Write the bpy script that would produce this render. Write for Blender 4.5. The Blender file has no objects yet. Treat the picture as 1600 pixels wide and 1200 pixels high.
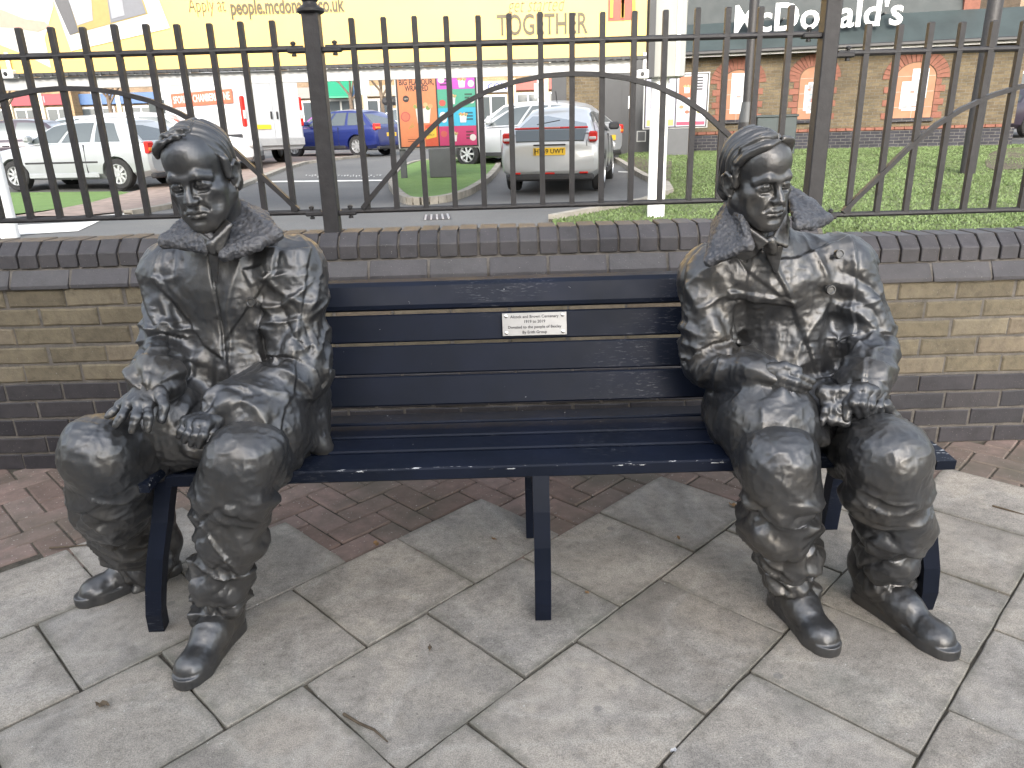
import bpy, math, random
import numpy as np
from mathutils import Vector, Matrix
R_=math.radians
scene=bpy.context.scene
COL=scene.collection
# ------------------------------------------------------------------ camera, sky, sun, exposure
CAM_H=1.25
PITCH=R_(18.8); ROLL=R_(1.65); FPX=1156.0
_f=Vector((0,math.cos(PITCH),-math.sin(PITCH))); _r0=Vector((1,0,0)); _u0=_r0.cross(_f)
_R=math.cos(ROLL)*_r0-math.sin(ROLL)*_u0
_U=math.sin(ROLL)*_r0+math.cos(ROLL)*_u0
CAMP=Vector((0,0,CAM_H))
camd=bpy.data.cameras.new('camera'); camd.sensor_width=36; camd.lens=FPX/1600*36
camd.clip_start=0.05; camd.clip_end=800
cam=bpy.data.objects.new('camera',camd); COL.objects.link(cam)
cam.matrix_world=Matrix(((_R.x,_U.x,-_f.x,0),(_R.y,_U.y,-_f.y,0),(_R.z,_U.z,-_f.z,CAM_H),(0,0,0,1)))
scene.camera=cam
w=bpy.data.worlds.new('World'); scene.world=w; w.use_nodes=True
nt=w.node_tree; nt.nodes.clear()
SUN_EL=R_(28); SUN_AZ=R_(185)          # azimuth measured from +y towards +x
sky=nt.nodes.new('ShaderNodeTexSky'); sky.sky_type='NISHITA'; sky.sun_disc=False
sky.sun_elevation=SUN_EL; sky.sun_rotation=SUN_AZ; sky.dust_density=4.0; sky.air_density=1.2
hs=nt.nodes.new('ShaderNodeHueSaturation'); hs.inputs['Saturation'].default_value=0.42; hs.inputs['Value'].default_value=1.0
bg=nt.nodes.new('ShaderNodeBackground'); bg.inputs['Strength'].default_value=0.15
wo=nt.nodes.new('ShaderNodeOutputWorld')
nt.links.new(sky.outputs[0],hs.inputs['Color']); nt.links.new(hs.outputs[0],bg.inputs['Color']); nt.links.new(bg.outputs[0],wo.inputs['Surface'])
sd=bpy.data.lights.new('sun','SUN'); sd.energy=.62; sd.angle=R_(6); sd.color=(1.0,0.96,0.9)
sun=bpy.data.objects.new('sun',sd); COL.objects.link(sun)
_sdir=Vector((math.sin(SUN_AZ)*math.cos(SUN_EL),math.cos(SUN_AZ)*math.cos(SUN_EL),math.sin(SUN_EL)))
sun.rotation_euler=(-_sdir).to_track_quat('-Z','Y').to_euler(); sun.location=(0,0,30)
vs=scene.view_settings
vs.view_transform='Standard'; vs.look='None'; vs.gamma=1; vs.exposure=1.88; vs.use_curve_mapping=False
scene.render.engine='CYCLES'
scene.cycles.max_bounces=6; scene.cycles.diffuse_bounces=3; scene.cycles.glossy_bounces=3

# ------------------------------------------------------------------ helpers
def P(px,py,y):
    "world point at depth y (metres in front of the camera) behind a photograph point"
    d=_f+_R*((px-800)/FPX)-_U*((py-600)/FPX)
    return CAMP+d*(y/d.y)
WL={}
def _own(o,parent):
    COL.objects.link(o)
    if parent is not None:
        o.parent=parent
class MB:
    "collects simple shapes into one mesh"
    def __init__(s): s.v=[]; s.f=[]; s.m=[]
    def add(s,vs,fs,mi=0):
        n=len(s.v); s.v+= [tuple(x) for x in vs]; s.f+=[tuple(i+n for i in f) for f in fs]; s.m+=[mi]*len(fs)
    def box(s,c,d,rz=0.0,bev=0.0,mi=0,M=None):
        hx,hy,hz=d[0]/2,d[1]/2,d[2]/2
        if bev<=0:
            vs=[(x,y,z) for x in(-hx,hx) for y in(-hy,hy) for z in(-hz,hz)]
            fs=[(0,1,3,2),(4,6,7,5),(0,4,5,1),(2,3,7,6),(0,2,6,4),(1,5,7,3)]
        else:
            b=bev; vs=[]; idx={}
            for sx in(-1,1):
                for sy in(-1,1):
                    for sz in(-1,1):
                        k=(sx,sy,sz)
                        idx[k]=len(vs)
                        vs+=[(sx*hx,sy*(hy-b),sz*(hz-b)),(sx*(hx-b),sy*hy,sz*(hz-b)),(sx*(hx-b),sy*(hy-b),sz*hz)]
            fs=[]
            def q(a,ax): return idx[a]+ax
            for sx in(-1,1):
                L=[q((sx,a,b2),0) for a,b2 in((-1,-1),(1,-1),(1,1),(-1,1))]; fs.append(L if sx>0 else L[::-1])
                L=[q((a,sx,b2),1) for a,b2 in((-1,-1),(1,-1),(1,1),(-1,1))]; fs.append(L[::-1] if sx>0 else L)
                L=[q((a,b2,sx),2) for a,b2 in((-1,-1),(1,-1),(1,1),(-1,1))]; fs.append(L if sx>0 else L[::-1])
            for a in(-1,1):
                for b2 in(-1,1):
                    L=[q((a,b2,-1),0),q((a,b2,1),0),q((a,b2,1),1),q((a,b2,-1),1)]; fs.append(L if a*b2<0 else L[::-1])
                    L=[q((a,-1,b2),0),q((a,1,b2),0),q((a,1,b2),2),q((a,-1,b2),2)]; fs.append(L if a*b2>0 else L[::-1])
                    L=[q((-1,a,b2),1),q((1,a,b2),1),q((1,a,b2),2),q((-1,a,b2),2)]; fs.append(L if a*b2<0 else L[::-1])
                    for c2 in(-1,1):
                        L=[q((a,b2,c2),0),q((a,b2,c2),1),q((a,b2,c2),2)]; fs.append(L if a*b2*c2>0 else L[::-1])
        cz,sz_=math.cos(rz),math.sin(rz)
        out=[]
        for x,y,z in vs:
            if M is not None:
                p=M@Vector((x,y,z)); out.append((p.x+c[0],p.y+c[1],p.z+c[2]))
            else: out.append((c[0]+x*cz-y*sz_,c[1]+x*sz_+y*cz,c[2]+z))
        s.add(out,fs,mi)
    def bar(s,a,b,w_,h_,up=(0,0,1),mi=0):
        a=Vector(a);b=Vector(b);d=(b-a); L=d.length; d=d/L
        u=Vector(up); sd_=d.cross(u)
        if sd_.length<1e-4: sd_=d.cross(Vector((0,1,0)))
        sd_.normalize(); u=sd_.cross(d)
        M=Matrix((sd_,d,u)).transposed()
        s.box((a+b)/2,(w_,L,h_),M=M,mi=mi)
    def tube(s,pts,r,n=10,cap=True,mi=0):
        pts=[Vector(p) for p in pts]; rs=r if isinstance(r,(list,tuple)) else [r]*len(pts)
        rings=[]; pu=None
        for i,p in enumerate(pts):
            d=(pts[min(i+1,len(pts)-1)]-pts[max(i-1,0)]).normalized()
            if pu is None:
                pu=d.cross(Vector((0.3,0.9,0.2)));  
                if pu.length<.1: pu=d.cross(Vector((1,0,0)))
            pu=(pu-d*pu.dot(d)).normalized(); pv=d.cross(pu)
            rings.append([p+(pu*math.cos(2*math.pi*k/n)+pv*math.sin(2*math.pi*k/n))*rs[i] for k in range(n)])
        vs=[v for rg in rings for v in rg]; fs=[]
        for i in range(len(pts)-1):
            for k in range(n):
                fs.append((i*n+k,i*n+(k+1)%n,(i+1)*n+(k+1)%n,(i+1)*n+k))
        if cap: fs+= [tuple(range(n-1,-1,-1)),tuple(range((len(pts)-1)*n,len(pts)*n))]
        s.add(vs,fs,mi)
    def flat(s,pts,w_,t_,side=(1,0,0),mi=0):
        "flat bar of width w_ (along side) and thickness t_ following a path"
        pts=[Vector(p) for p in pts]; sd_=Vector(side).normalized(); rings=[]
        for i,p in enumerate(pts):
            d=(pts[min(i+1,len(pts)-1)]-pts[max(i-1,0)]).normalized(); nn=d.cross(sd_).normalized()
            rings+=[p+sd_*w_/2+nn*t_/2,p-sd_*w_/2+nn*t_/2,p-sd_*w_/2-nn*t_/2,p+sd_*w_/2-nn*t_/2]
        fs=[]
        for i in range(len(pts)-1):
            for k in range(4): fs.append((i*4+k,i*4+(k+1)%4,i*4+4+(k+1)%4,i*4+4+k))
        m=len(pts)-1; fs+=[(3,2,1,0),(m*4,m*4+1,m*4+2,m*4+3)]
        s.add(rings,fs,mi)
    def lathe(s,prof,c=(0,0,0),n=20,axis='z',mi=0,cap=True):
        vs=[];fs=[]
        for r,h in prof:
            for k in range(n):
                a=2*math.pi*k/n; x,y=r*math.cos(a),r*math.sin(a)
                p={'z':(x,y,h),'y':(x,h,y),'x':(h,x,y)}[axis]
                vs.append((c[0]+p[0],c[1]+p[1],c[2]+p[2]))
        for i in range(len(prof)-1):
            for k in range(n):
                q=(i*n+k,i*n+(k+1)%n,(i+1)*n+(k+1)%n,(i+1)*n+k); fs.append(q if axis!='y' else q[::-1])
        if cap: fs+=[tuple(range(n-1,-1,-1)) if axis!='y' else tuple(range(n)),tuple(range((len(prof)-1)*n,len(prof)*n)) if axis!='y' else tuple(range(len(prof)*n-1,(len(prof)-1)*n-1,-1))]
        s.add(vs,fs,mi)
    def prism(s,poly,axis,a,b,mi=0):
        "polygon of 2-D points extruded along axis ('x': pts are y,z; 'y': x,z; 'z': x,y)"
        n=len(poly)
        def mk(p,t): return {'x':(t,p[0],p[1]),'y':(p[0],t,p[1]),'z':(p[0],p[1],t)}[axis]
        vs=[mk(p,a) for p in poly]+[mk(p,b) for p in poly]
        fs=[tuple(range(n-1,-1,-1)),tuple(range(n,2*n))]+[(i,(i+1)%n,n+(i+1)%n,n+i) for i in range(n)]
        s.add(vs,fs,mi)
    def mesh(s,name,off=None,fix=True):
        me=bpy.data.meshes.new(name)
        vs=s.v if off is None else [(x-off[0],y-off[1],z-off[2]) for x,y,z in s.v]
        me.from_pydata(vs,[],s.f)
        if any(s.m): me.polygons.foreach_set('material_index',s.m)
        if fix:
            import bmesh
            bm=bmesh.new(); bm.from_mesh(me); bmesh.ops.recalc_face_normals(bm,faces=bm.faces); bm.to_mesh(me); bm.free()
        me.update()
        return me
    def build(s,name,mat,parent=None,smooth=False,world=True,loc=None,rz=0,fix=True):
        off=None
        if parent is not None and world: off=WL.get(parent.name)
        if loc is not None: off=None
        me=s.mesh(name,off,fix)
        for mm in (mat if isinstance(mat,(list,tuple)) else [mat]): me.materials.append(mm)
        if smooth: smooth_(me,smooth if smooth is not True else 40)
        o=bpy.data.objects.new(name,me); _own(o,parent)
        if loc is not None: o.location=loc
        if rz: o.rotation_euler.z=rz
        if parent is not None: WL[o.name]=WL.get(parent.name) if world else None
        return o
def smooth_(me,deg=40):
    me.polygons.foreach_set('use_smooth',[True]*len(me.polygons))
    try: me.set_sharp_from_angle(angle=R_(deg))
    except Exception: pass
def place(name,me,loc,parent=None,rz=0.0,mat=None):
    o=bpy.data.objects.new(name,me); _own(o,parent)
    l=Vector(loc)
    if parent is not None and WL.get(parent.name) is not None: l=l-Vector(WL[parent.name])
    o.location=l; o.rotation_euler.z=rz
    return o
def empty(name,loc,rz=0.0,world=True):
    o=bpy.data.objects.new(name,None); COL.objects.link(o); o.location=loc; o.rotation_euler.z=rz; o.empty_display_size=.2
    WL[o.name]=tuple(loc) if world else None
    return o
def tag(o,label=None,cat=None,group=None,kind=None):
    if label: o['label']=label
    if cat: o['category']=cat
    if group: o['group']=group
    if kind: o['kind']=kind
    return o
# ------------------------------------------------------------------ materials
class NT:
    def __init__(s,name):
        s.m=bpy.data.materials.new(name); s.m.use_nodes=True; s.t=s.m.node_tree; s.b=s.t.nodes['Principled BSDF']
        s.geo=None
    def n(s,ty,**kw):
        x=s.t.nodes.new(ty)
        for k,v in kw.items(): setattr(x,k,v)
        return x
    def l(s,a,b): s.t.links.new(a,b)
    def pos(s):
        if s.geo is None: s.geo=s.n('ShaderNodeNewGeometry')
        return s.geo.outputs['Position']
    def objc(s): return s.n('ShaderNodeTexCoord').outputs['Object']
    def noise(s,scale,detail=4,rough=.55,vec=None,dist=0,out='Fac'):
        x=s.n('ShaderNodeTexNoise'); x.inputs['Scale'].default_value=scale; x.inputs['Detail'].default_value=detail
        x.inputs['Roughness'].default_value=rough; x.inputs['Distortion'].default_value=dist
        s.l(vec if vec is not None else s.pos(),x.inputs['Vector']); return x.outputs[out]
    def ramp(s,fac,stops):
        x=s.n('ShaderNodeValToRGB'); e=x.color_ramp.elements
        while len(e)<len(stops): e.new(.5)
        for q,(p_,c) in zip(e,stops): q.position=p_; q.color=(c[0],c[1],c[2],1) if not isinstance(c,(int,float)) else (c,c,c,1)
        s.l(fac,x.inputs[0]); return x.outputs[0]
    def mix(s,fac,a,b,mode='MIX'):
        x=s.n('ShaderNodeMix',data_type='RGBA',blend_type=mode)
        for i,v in ((0,fac),(6,a),(7,b)):
            if isinstance(v,(int,float)): x.inputs[i].default_value=v
            elif isinstance(v,(tuple,list)): x.inputs[i].default_value=(*v,1) if len(v)==3 else v
            else: s.l(v,x.inputs[i])
        return x.outputs[2]
    def math(s,op,a,b=0.0,c=None):
        x=s.n('ShaderNodeMath',operation=op)
        for i,v in enumerate((a,b,c)):
            if v is None: continue
            if isinstance(v,(int,float)): x.inputs[i].default_value=v
            else: s.l(v,x.inputs[i])
        return x.outputs[0]
    def rand(s): return s.n('ShaderNodeObjectInfo').outputs['Random']
    def bump(s,h,strength=.3,dist=.01,prev=None):
        x=s.n('ShaderNodeBump'); x.inputs['Strength'].default_value=strength; x.inputs['Distance'].default_value=dist
        s.l(h,x.inputs['Height'])
        if prev is not None: s.l(prev,x.inputs['Normal'])
        return x.outputs[0]
    def set(s,**kw):
        for k,v in kw.items():
            k={'base':'Base Color','rough':'Roughness','metal':'Metallic','normal':'Normal','coat':'Coat Weight','spec':'Specular IOR Level','trans':'Transmission Weight','alpha':'Alpha','emit':'Emission Color','estr':'Emission Strength'}[k]
            i=s.b.inputs[k]
            if isinstance(v,(int,float)): i.default_value=v
            elif isinstance(v,(tuple,list)): i.default_value=(*v,1)
            else: s.l(v,i)
        return s.m
def plain(name,c,rough=.5,metal=0,var=.12,nscale=8,bump=0,bscale=60,coat=0,**kw):
    "one colour with a little mottling, gloss variation and optional grain"
    t=NT(name)
    f=t.noise(nscale,4)
    lo=tuple(x*(1-var) for x in c); hi=tuple(min(1,x*(1+var)) for x in c)
    col=t.ramp(f,[(.3,lo),(.7,hi)])
    r=t.math('MULTIPLY_ADD',t.noise(nscale*2.3,3),.2,rough-.1)
    t.set(base=col,rough=r,metal=metal,coat=coat,**kw)
    if bump: t.set(normal=t.bump(t.noise(bscale,5),bump,.004))
    return t.m
# ------------------------------------------------------------------ named materials
M={}
def _bronze():
    t=NT('bronze_patina')
    n1=t.noise(8,6,.62,dist=.4); n2=t.noise(38,4,.6); n3=t.noise(2.6,3)
    st=t.n('ShaderNodeMapping'); st.inputs['Scale'].default_value=(26,26,5); t.l(t.pos(),st.inputs['Vector'])
    drip=t.noise(1.0,4,.6,vec=st.outputs[0])
    c=t.ramp(n1,[(.26,(.080,.085,.096)),(.46,(.115,.117,.123)),(.62,(.140,.132,.122)),(.78,(.160,.138,.118))])
    c2=t.ramp(n3,[(.35,(.086,.093,.104)),(.65,(.145,.139,.131))])
    c=t.mix(.45,c,c2)
    c=t.mix(.55,c,t.ramp(drip,[(.3,(.75,.76,.8)),(.52,(1,1,1)),(.72,(1.22,1.2,1.15))]),'MULTIPLY')
    pt=t.n('ShaderNodeNewGeometry').outputs['Pointiness']
    worn=t.ramp(pt,[(.505,0.0),(.60,1.0)])
    worn=t.math('MULTIPLY',worn,t.ramp(n2,[(.35,.1),(.7,.55)]))
    c=t.mix(worn,c,(.28,.27,.255))
    gp=t.ramp(t.noise(17,5,.65),[(.66,0.0),(.8,.3)])
    c=t.mix(gp,c,(.12,.17,.165))
    r=t.math('MULTIPLY_ADD',t.noise(14,5,.6),.18,.27)
    bn=t.bump(t.noise(48,5,.6),.18,.006)
    bn=t.bump(t.noise(190,3,.6),.12,.002,bn)
    return t.set(base=c,rough=r,metal=.80,normal=bn,spec=.5)
M['bronze']=_bronze()
def _fleece():
    t=NT('bronze_fleece')
    v=t.n('ShaderNodeTexVoronoi'); v.inputs['Scale'].default_value=95; t.l(t.pos(),v.inputs['Vector'])
    n=t.noise(120,4)
    c=t.ramp(t.noise(14,4),[(.3,(.05,.056,.07)),(.7,(.125,.123,.128))])
    pt=t.n('ShaderNodeNewGeometry').outputs['Pointiness']
    c=t.mix(t.ramp(pt,[(.5,0.0),(.62,.8)]),c,(.20,.196,.196))
    bn=t.bump(v.outputs['Distance'],.5,.006); bn=t.bump(n,.4,.003,bn)
    return t.set(base=c,rough=.52,metal=.4,normal=bn)
M['fleece']=_fleece()
def _bench():
    t=NT('navy_bench_paint')
    c=t.ramp(t.noise(5,4),[(.3,(.004,.007,.015)),(.7,(.007,.011,.025))])
    sc=t.noise(90,3,.7)
    st=t.n('ShaderNodeMapping'); st.inputs['Scale'].default_value=(6,40,40); t.l(t.pos(),st.inputs['Vector'])
    scr=t.ramp(t.noise(6,5,.7,vec=st.outputs[0]),[(.56,0.0),(.70,.7)])
    scr=t.math('MULTIPLY',scr,t.ramp(t.noise(3.2,2),[(.5,0.0),(.62,1.0)]))
    c=t.mix(scr,c,(.16,.17,.19))
    chip=t.ramp(t.noise(75,2,.5),[(.772,0.0),(.785,1.0)])
    chip=t.math('MULTIPLY',chip,t.ramp(t.noise(2.3,2),[(.48,0.0),(.6,1.0)]))
    sp=t.n('ShaderNodeSeparateXYZ'); t.l(t.pos(),sp.inputs[0])
    eg=t.math('MULTIPLY',t.math('LESS_THAN',sp.outputs[1],1.712),t.math('GREATER_THAN',sp.outputs[2],.4425))
    ew=t.n('ShaderNodeMapping'); ew.inputs['Scale'].default_value=(14,60,60); t.l(t.pos(),ew.inputs['Vector'])
    eg=t.math('MULTIPLY',eg,t.ramp(t.noise(1.6,4,.7,vec=ew.outputs[0]),[(.60,0.0),(.64,1.0)]))
    chip=t.math('MAXIMUM',chip,eg)
    c=t.mix(chip,c,(.5,.51,.52))
    r=t.math('MULTIPLY_ADD',t.noise(16,4),.25,.38)
    return t.set(base=c,rough=r,spec=.22,normal=t.bump(t.noise(140,3),.06,.002))
M['bench']=_bench()
M['fence']=plain('black_railing_paint',(.027,.0255,.027),.5,0,.25,30,bump=.25,bscale=160)
def _slab():
    t=NT('paving_slab_concrete')
    rnd=t.rand()
    base=t.ramp(rnd,[(0,(.285,.259,.228)),(.2,(.345,.316,.280)),(.4,(.305,.283,.254)),(.6,(.37,.339,.300)),(.8,(.33,.306,.277)),(1,(.295,.279,.258))])
    off=t.n('ShaderNodeVectorMath',operation='ADD'); sc=t.n('ShaderNodeVectorMath',operation='SCALE'); cb=t.n('ShaderNodeCombineXYZ')
    t.l(rnd,cb.inputs[0]); t.l(rnd,cb.inputs[1]); t.l(cb.outputs[0],sc.inputs[0]); sc.inputs['Scale'].default_value=9.0
    t.l(t.pos(),off.inputs[0]); t.l(sc.outputs[0],off.inputs[1]); pv=off.outputs[0]     # every slab has its own pattern
    n1=t.noise(4.2,6,.65,vec=pv,dist=.8); n2=t.noise(30,5,.72,vec=pv); n3=t.noise(380,2,.6)
    c=t.mix(1.0,base,t.ramp(n1,[(.3,(.70,.70,.70)),(.48,(.96,.96,.96)),(.52,(1.06,1.05,1.03)),(.72,(1.18,1.16,1.13))]),'MULTIPLY')
    tide=t.noise(1.9,2,.5,dist=1.2)                                                       # pale tide marks left by drying water
    band=t.math('ABSOLUTE',t.math('SUBTRACT',tide,.5)); c=t.mix(t.ramp(band,[(0.0,.35),(.03,.12),(.06,0.0)]),c,(.42,.40,.37))
    c=t.mix(t.ramp(tide,[(.40,.30),(.5,0.0)]),c,(.17,.165,.155))
    c=t.mix(.85,c,t.ramp(n2,[(.3,(.66,.66,.65)),(.5,(.98,.98,.98)),(.7,(1.14,1.13,1.12))]),'MULTIPLY')
    c=t.mix(.9,c,t.ramp(n3,[(.34,(.62,.61,.60)),(.5,(1,1,1)),(.66,(1.32,1.3,1.27))]),'MULTIPLY')
    oc=t.n('ShaderNodeSeparateXYZ'); t.l(t.objc(),oc.inputs[0])
    edge=t.math('MAXIMUM',t.math('ABSOLUTE',oc.outputs[0]),t.math('ABSOLUTE',oc.outputs[1]))
    em=t.math('MULTIPLY',t.ramp(t.math('ADD',edge,t.math('MULTIPLY',t.math('SUBTRACT',t.noise(40,4,.6),.5),.04)),[(.165,0.0),(.19,.75)]),t.ramp(t.noise(5,3),[(.4,.25),(.6,1.0)]))
    c=t.mix(em,c,(.135,.13,.105))                                                         # grime and moss worked into the edges
    gr=t.ramp(t.noise(1.7,4,.6),[(.54,0.0),(.74,.45)]); c=t.mix(gr,c,(.19,.20,.165))
    gum=t.n('ShaderNodeTexVoronoi'); gum.inputs['Scale'].default_value=4.3; t.l(t.pos(),gum.inputs['Vector'])
    c=t.mix(t.ramp(gum.outputs['Distance'],[(.045,.5),(.06,0.0)]),c,(.14,.14,.14))
    wh=t.ramp(t.noise(95,2,.4),[(.745,0.0),(.77,.75)]); c=t.mix(wh,c,(.58,.57,.54))
    dk=t.ramp(t.noise(60,3,.5),[(.71,0.0),(.76,.65)]); c=t.mix(dk,c,(.08,.075,.065))
    bn=t.bump(n3,.4,.003); bn=t.bump(n2,.45,.008,bn)
    return t.set(base=c,rough=.88,normal=bn)
M['slab']=_slab()
def _paver():
    t=NT('red_paver')
    c=t.ramp(t.rand(),[(0,(.19,.135,.115)),(.4,(.235,.168,.145)),(.75,(.26,.19,.168)),(1,(.22,.172,.15))])
    c=t.mix(.8,c,t.ramp(t.noise(18,5,.65),[(.3,(.62,.64,.62)),(.65,(1.1,1.08,1.06))]),'MULTIPLY')
    gr=t.ramp(t.noise(2.2,5,.6),[(.42,0.0),(.64,.75)]); c=t.mix(gr,c,(.105,.098,.075))
    wh=t.ramp(t.noise(130,2,.4),[(.70,0.0),(.74,.7)]); c=t.mix(wh,c,(.5,.47,.43))
    return t.set(base=c,rough=.88,normal=t.bump(t.noise(220,3),.35,.003))
M['paver']=_paver()
def _joint():
    t=NT('joint_dirt')
    c=t.ramp(t.noise(30,5,.7),[(.3,(.035,.031,.026)),(.5,(.075,.066,.052)),(.62,(.11,.095,.072)),(.78,(.058,.068,.030))])
    return t.set(base=c,rough=.95,normal=t.bump(t.noise(160,4),.6,.006))
M['joint']=_joint()
def _brick(name,cols,mott,var=.7,rough=.85,bs=90,bst=.5,stain=(.5,.5,.48)):
    t=NT(name); k=len(cols)-1
    c=t.ramp(t.rand(),[(i/k,q) for i,q in enumerate(cols)])
    c=t.mix(var,c,t.ramp(t.noise(mott,5,.65),[(.28,stain),(.5,(.95,.95,.95)),(.72,(1.2,1.17,1.1))]),'MULTIPLY')
    c=t.mix(.6,c,t.ramp(t.noise(5.5,4,.6),[(.3,(.68,.68,.68)),(.6,(1.05,1.05,1.05))]),'MULTIPLY')
    sp=t.ramp(t.noise(190,2,.5),[(.70,0.0),(.76,.6)]); c=t.mix(sp,c,(.32,.31,.28))
    bn=t.bump(t.noise(bs,5,.65),bst,.006)
    return t.set(base=c,rough=rough,normal=bn)
M['stock']=_brick('yellow_stock_brick',[(.125,.105,.072),(.175,.148,.102),(.145,.122,.082),(.205,.175,.125),(.155,.122,.088)],28)
M['blue']=_brick('blue_engineering_brick',[(.031,.029,.034),(.043,.040,.046),(.049,.045,.048),(.036,.035,.041)],22,.5,.55,120,.22)
M['coping']=_brick('coping_brick',[(.050,.048,.054),(.066,.062,.068),(.058,.054,.058),(.074,.071,.076)],20,.5,.6,120,.25)
def _mortar(name,c):
    t=NT(name)
    k=t.ramp(t.noise(14,5,.7),[(.3,tuple(x*.6 for x in c)),(.7,tuple(x*1.2 for x in c))])
    return t.set(base=k,rough=.95,normal=t.bump(t.noise(130,4),.6,.005))
M['mortar']=_mortar('wall_mortar',(.145,.132,.118))
M['steel']=plain('brushed_steel',(.40,.40,.40),.42,.7,.06,40)
M['screw']=plain('screw_steel',(.75,.75,.74),.25,1,.05,40)
M['etch']=plain('etched_lettering',(.045,.045,.05),.6,.2,.05,40)
# ------------------------------------------------------------------ pavement (structure) with slabs and pavers as pieces
rng=random.Random(7)
mb=MB()
X0,X1=-4.2,4.2
mb.add([(X0,-1.5,-.0075),(X1,-1.5,-.0075),(X1,2.80,-.0115),(X0,2.80,-.0115)],[(0,1,2,3)])
pavement=tag(mb.build('pavement',M['joint'],fix=False),kind='structure')
WL['pavement']=(0,0,0)
def slab_mesh(seed,a=.3745,b=.3745,t=.05,bev=.0025,wob=.0022,n=7):
    r=random.Random(seed); m=MB(); ha,hb=a/2,b/2
    ring=[]
    for (sx,sy),(ex,ey) in (((-1,-1),(1,-1)),((1,-1),(1,1)),((1,1),(-1,1)),((-1,1),(-1,-1))):
        for i in range(n):
            q=i/n; x=(sx+(ex-sx)*q)*ha; y=(sy+(ey-sy)*q)*hb
            k=r.uniform(-wob,wob*.3)
            d=Vector((x/ha,y/hb)); 
            if abs(d.x)>abs(d.y): x+=math.copysign(k,x)
            else: y+=math.copysign(k,y)
            if i==0: c_=.996-r.uniform(0,.012)*(r.random()<.4); x*=c_; y*=c_
            ring.append((x,y))
    N=len(ring)
    top=[(x*(1-bev/ha),y*(1-bev/hb),0) for x,y in ring]; mid=[(x,y,-bev*.8) for x,y in ring]; bot=[(x,y,-t) for x,y in ring]
    m.add(top+mid+bot,[tuple(range(N))]+[(i,i+N,(i+1)%N+N,(i+1)%N) for i in range(N)]+[(i+N,i+2*N,(i+1)%N+2*N,(i+1)%N+N) for i in range(N)])
    me=m.mesh('paving_slab',fix=True); me.materials.append(M['slab']); return me
slabs=[slab_mesh(k) for k in range(6)]
S45=math.sqrt(.5)
for k in range(-7,8):
    t=.265+.3815*k+.19
    off=.285 if k%2==0 else .09
    for j in range(-6,14):
        s_=off+.3815*j+.19
        x=(s_-t)*S45; y=(s_+t)*S45
        lim=2.42 if x>.2 else 2.22
        if y>lim or y<.15 or abs(x)>2.75: continue
        o=place('paving_slab',rng.choice(slabs),(x,y,rng.uniform(-.0025,.0015)),pavement,R_(45)+rng.uniform(-.008,.008)+rng.choice((0,math.pi/2,math.pi)))
        o.rotation_euler.x=rng.uniform(-.004,.004); o.rotation_euler.y=rng.uniform(-.004,.004)
m=MB(); m.box((0,0,-.03),(.194,.0945,.06),bev=.005); pave=m.mesh('paving_brick'); pave.materials.append(M['paver'])
for a in range(-40,60):
    for b in range(-30,30):
        for v in (0,1):
            ox,oy=a+2*b,a-2*b
            if v==0: cx,cy,rz=ox+1,oy+.5,0
            else: cx,cy,rz=ox+.5,oy+2,math.pi/2
            s_,t=cx*.1,cy*.1
            x=(s_-t)*S45; y=(s_+t)*S45
            if y>2.80 or abs(x)>2.75: continue
            if y<(2.26 if x>.2 else 2.04): continue
            place('paving_brick',pave,(x,y,-.0045+rng.uniform(-.0012,.0015)),pavement,R_(45)+rz+rng.uniform(-.02,.02))
# ------------------------------------------------------------------ boundary wall
WY=2.78; STEP=1.19; XA,XB=-2.75,2.75
wall=tag(empty('boundary_wall',(0,WY,0)),'low wall of yellow stock brick between dark blue brick courses behind the bench, sloped coping on top','wall')
m=MB()
for xa,xb,dz in ((XA,STEP,0),(STEP,XB,-.07)):
    z1=.738+dz
    m.prism([(WY+.007,-.03),(WY+.215,-.03),(WY+.215,z1+.155),(WY+.075,z1+.155),(WY+.036,z1+.118),(WY+.036,z1+.075),(WY+.02,z1+.058),(WY-.002,z1+.012),(WY-.002,z1+.001),(WY+.007,z1+.001)],'x',xa,xb)
m.build('mortar',M['mortar'],wall)
def brick_mesh(name,mat,seed,l=.215,h=.065,d=.1,ch=.004):
    r=random.Random(seed); mm=MB(); nx=5
    pts=[]
    for i in range(nx): pts.append((-l/2+l*i/(nx-1),-h/2+r.uniform(-.0015,.002)))
    for i in range(nx): pts.append((l/2-l*i/(nx-1),h/2-r.uniform(-.0015,.002)))
    N=len(pts); q=lambda y,s,p:[(p_[0]*s,y,p_[1]*s2) for p_,s2 in ((k,s) for k in p)]
    f=[(x*(1-2*ch/l),r.uniform(0,.0012),z*(1-2*ch/h)) for x,z in pts]; e=[(x,ch*.8,z) for x,z in pts]; b=[(x,d,z) for x,z in pts]
    mm.add(f+e+b,[tuple(range(N))]+[(i,(i+1)%N,(i+1)%N+N,i+N) for i in range(N)]+[(i+N,(i+1)%N+N,(i+1)%N+2*N,i+2*N) for i in range(N)])
    me=mm.mesh(name); me.materials.append(mat); return me
yb=[brick_mesh('yellow_brick',M['stock'],k,ch=.006) for k in range(6)]
bb=[brick_mesh('blue_brick',M['blue'],60+k,ch=.003) for k in range(5)]
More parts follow.
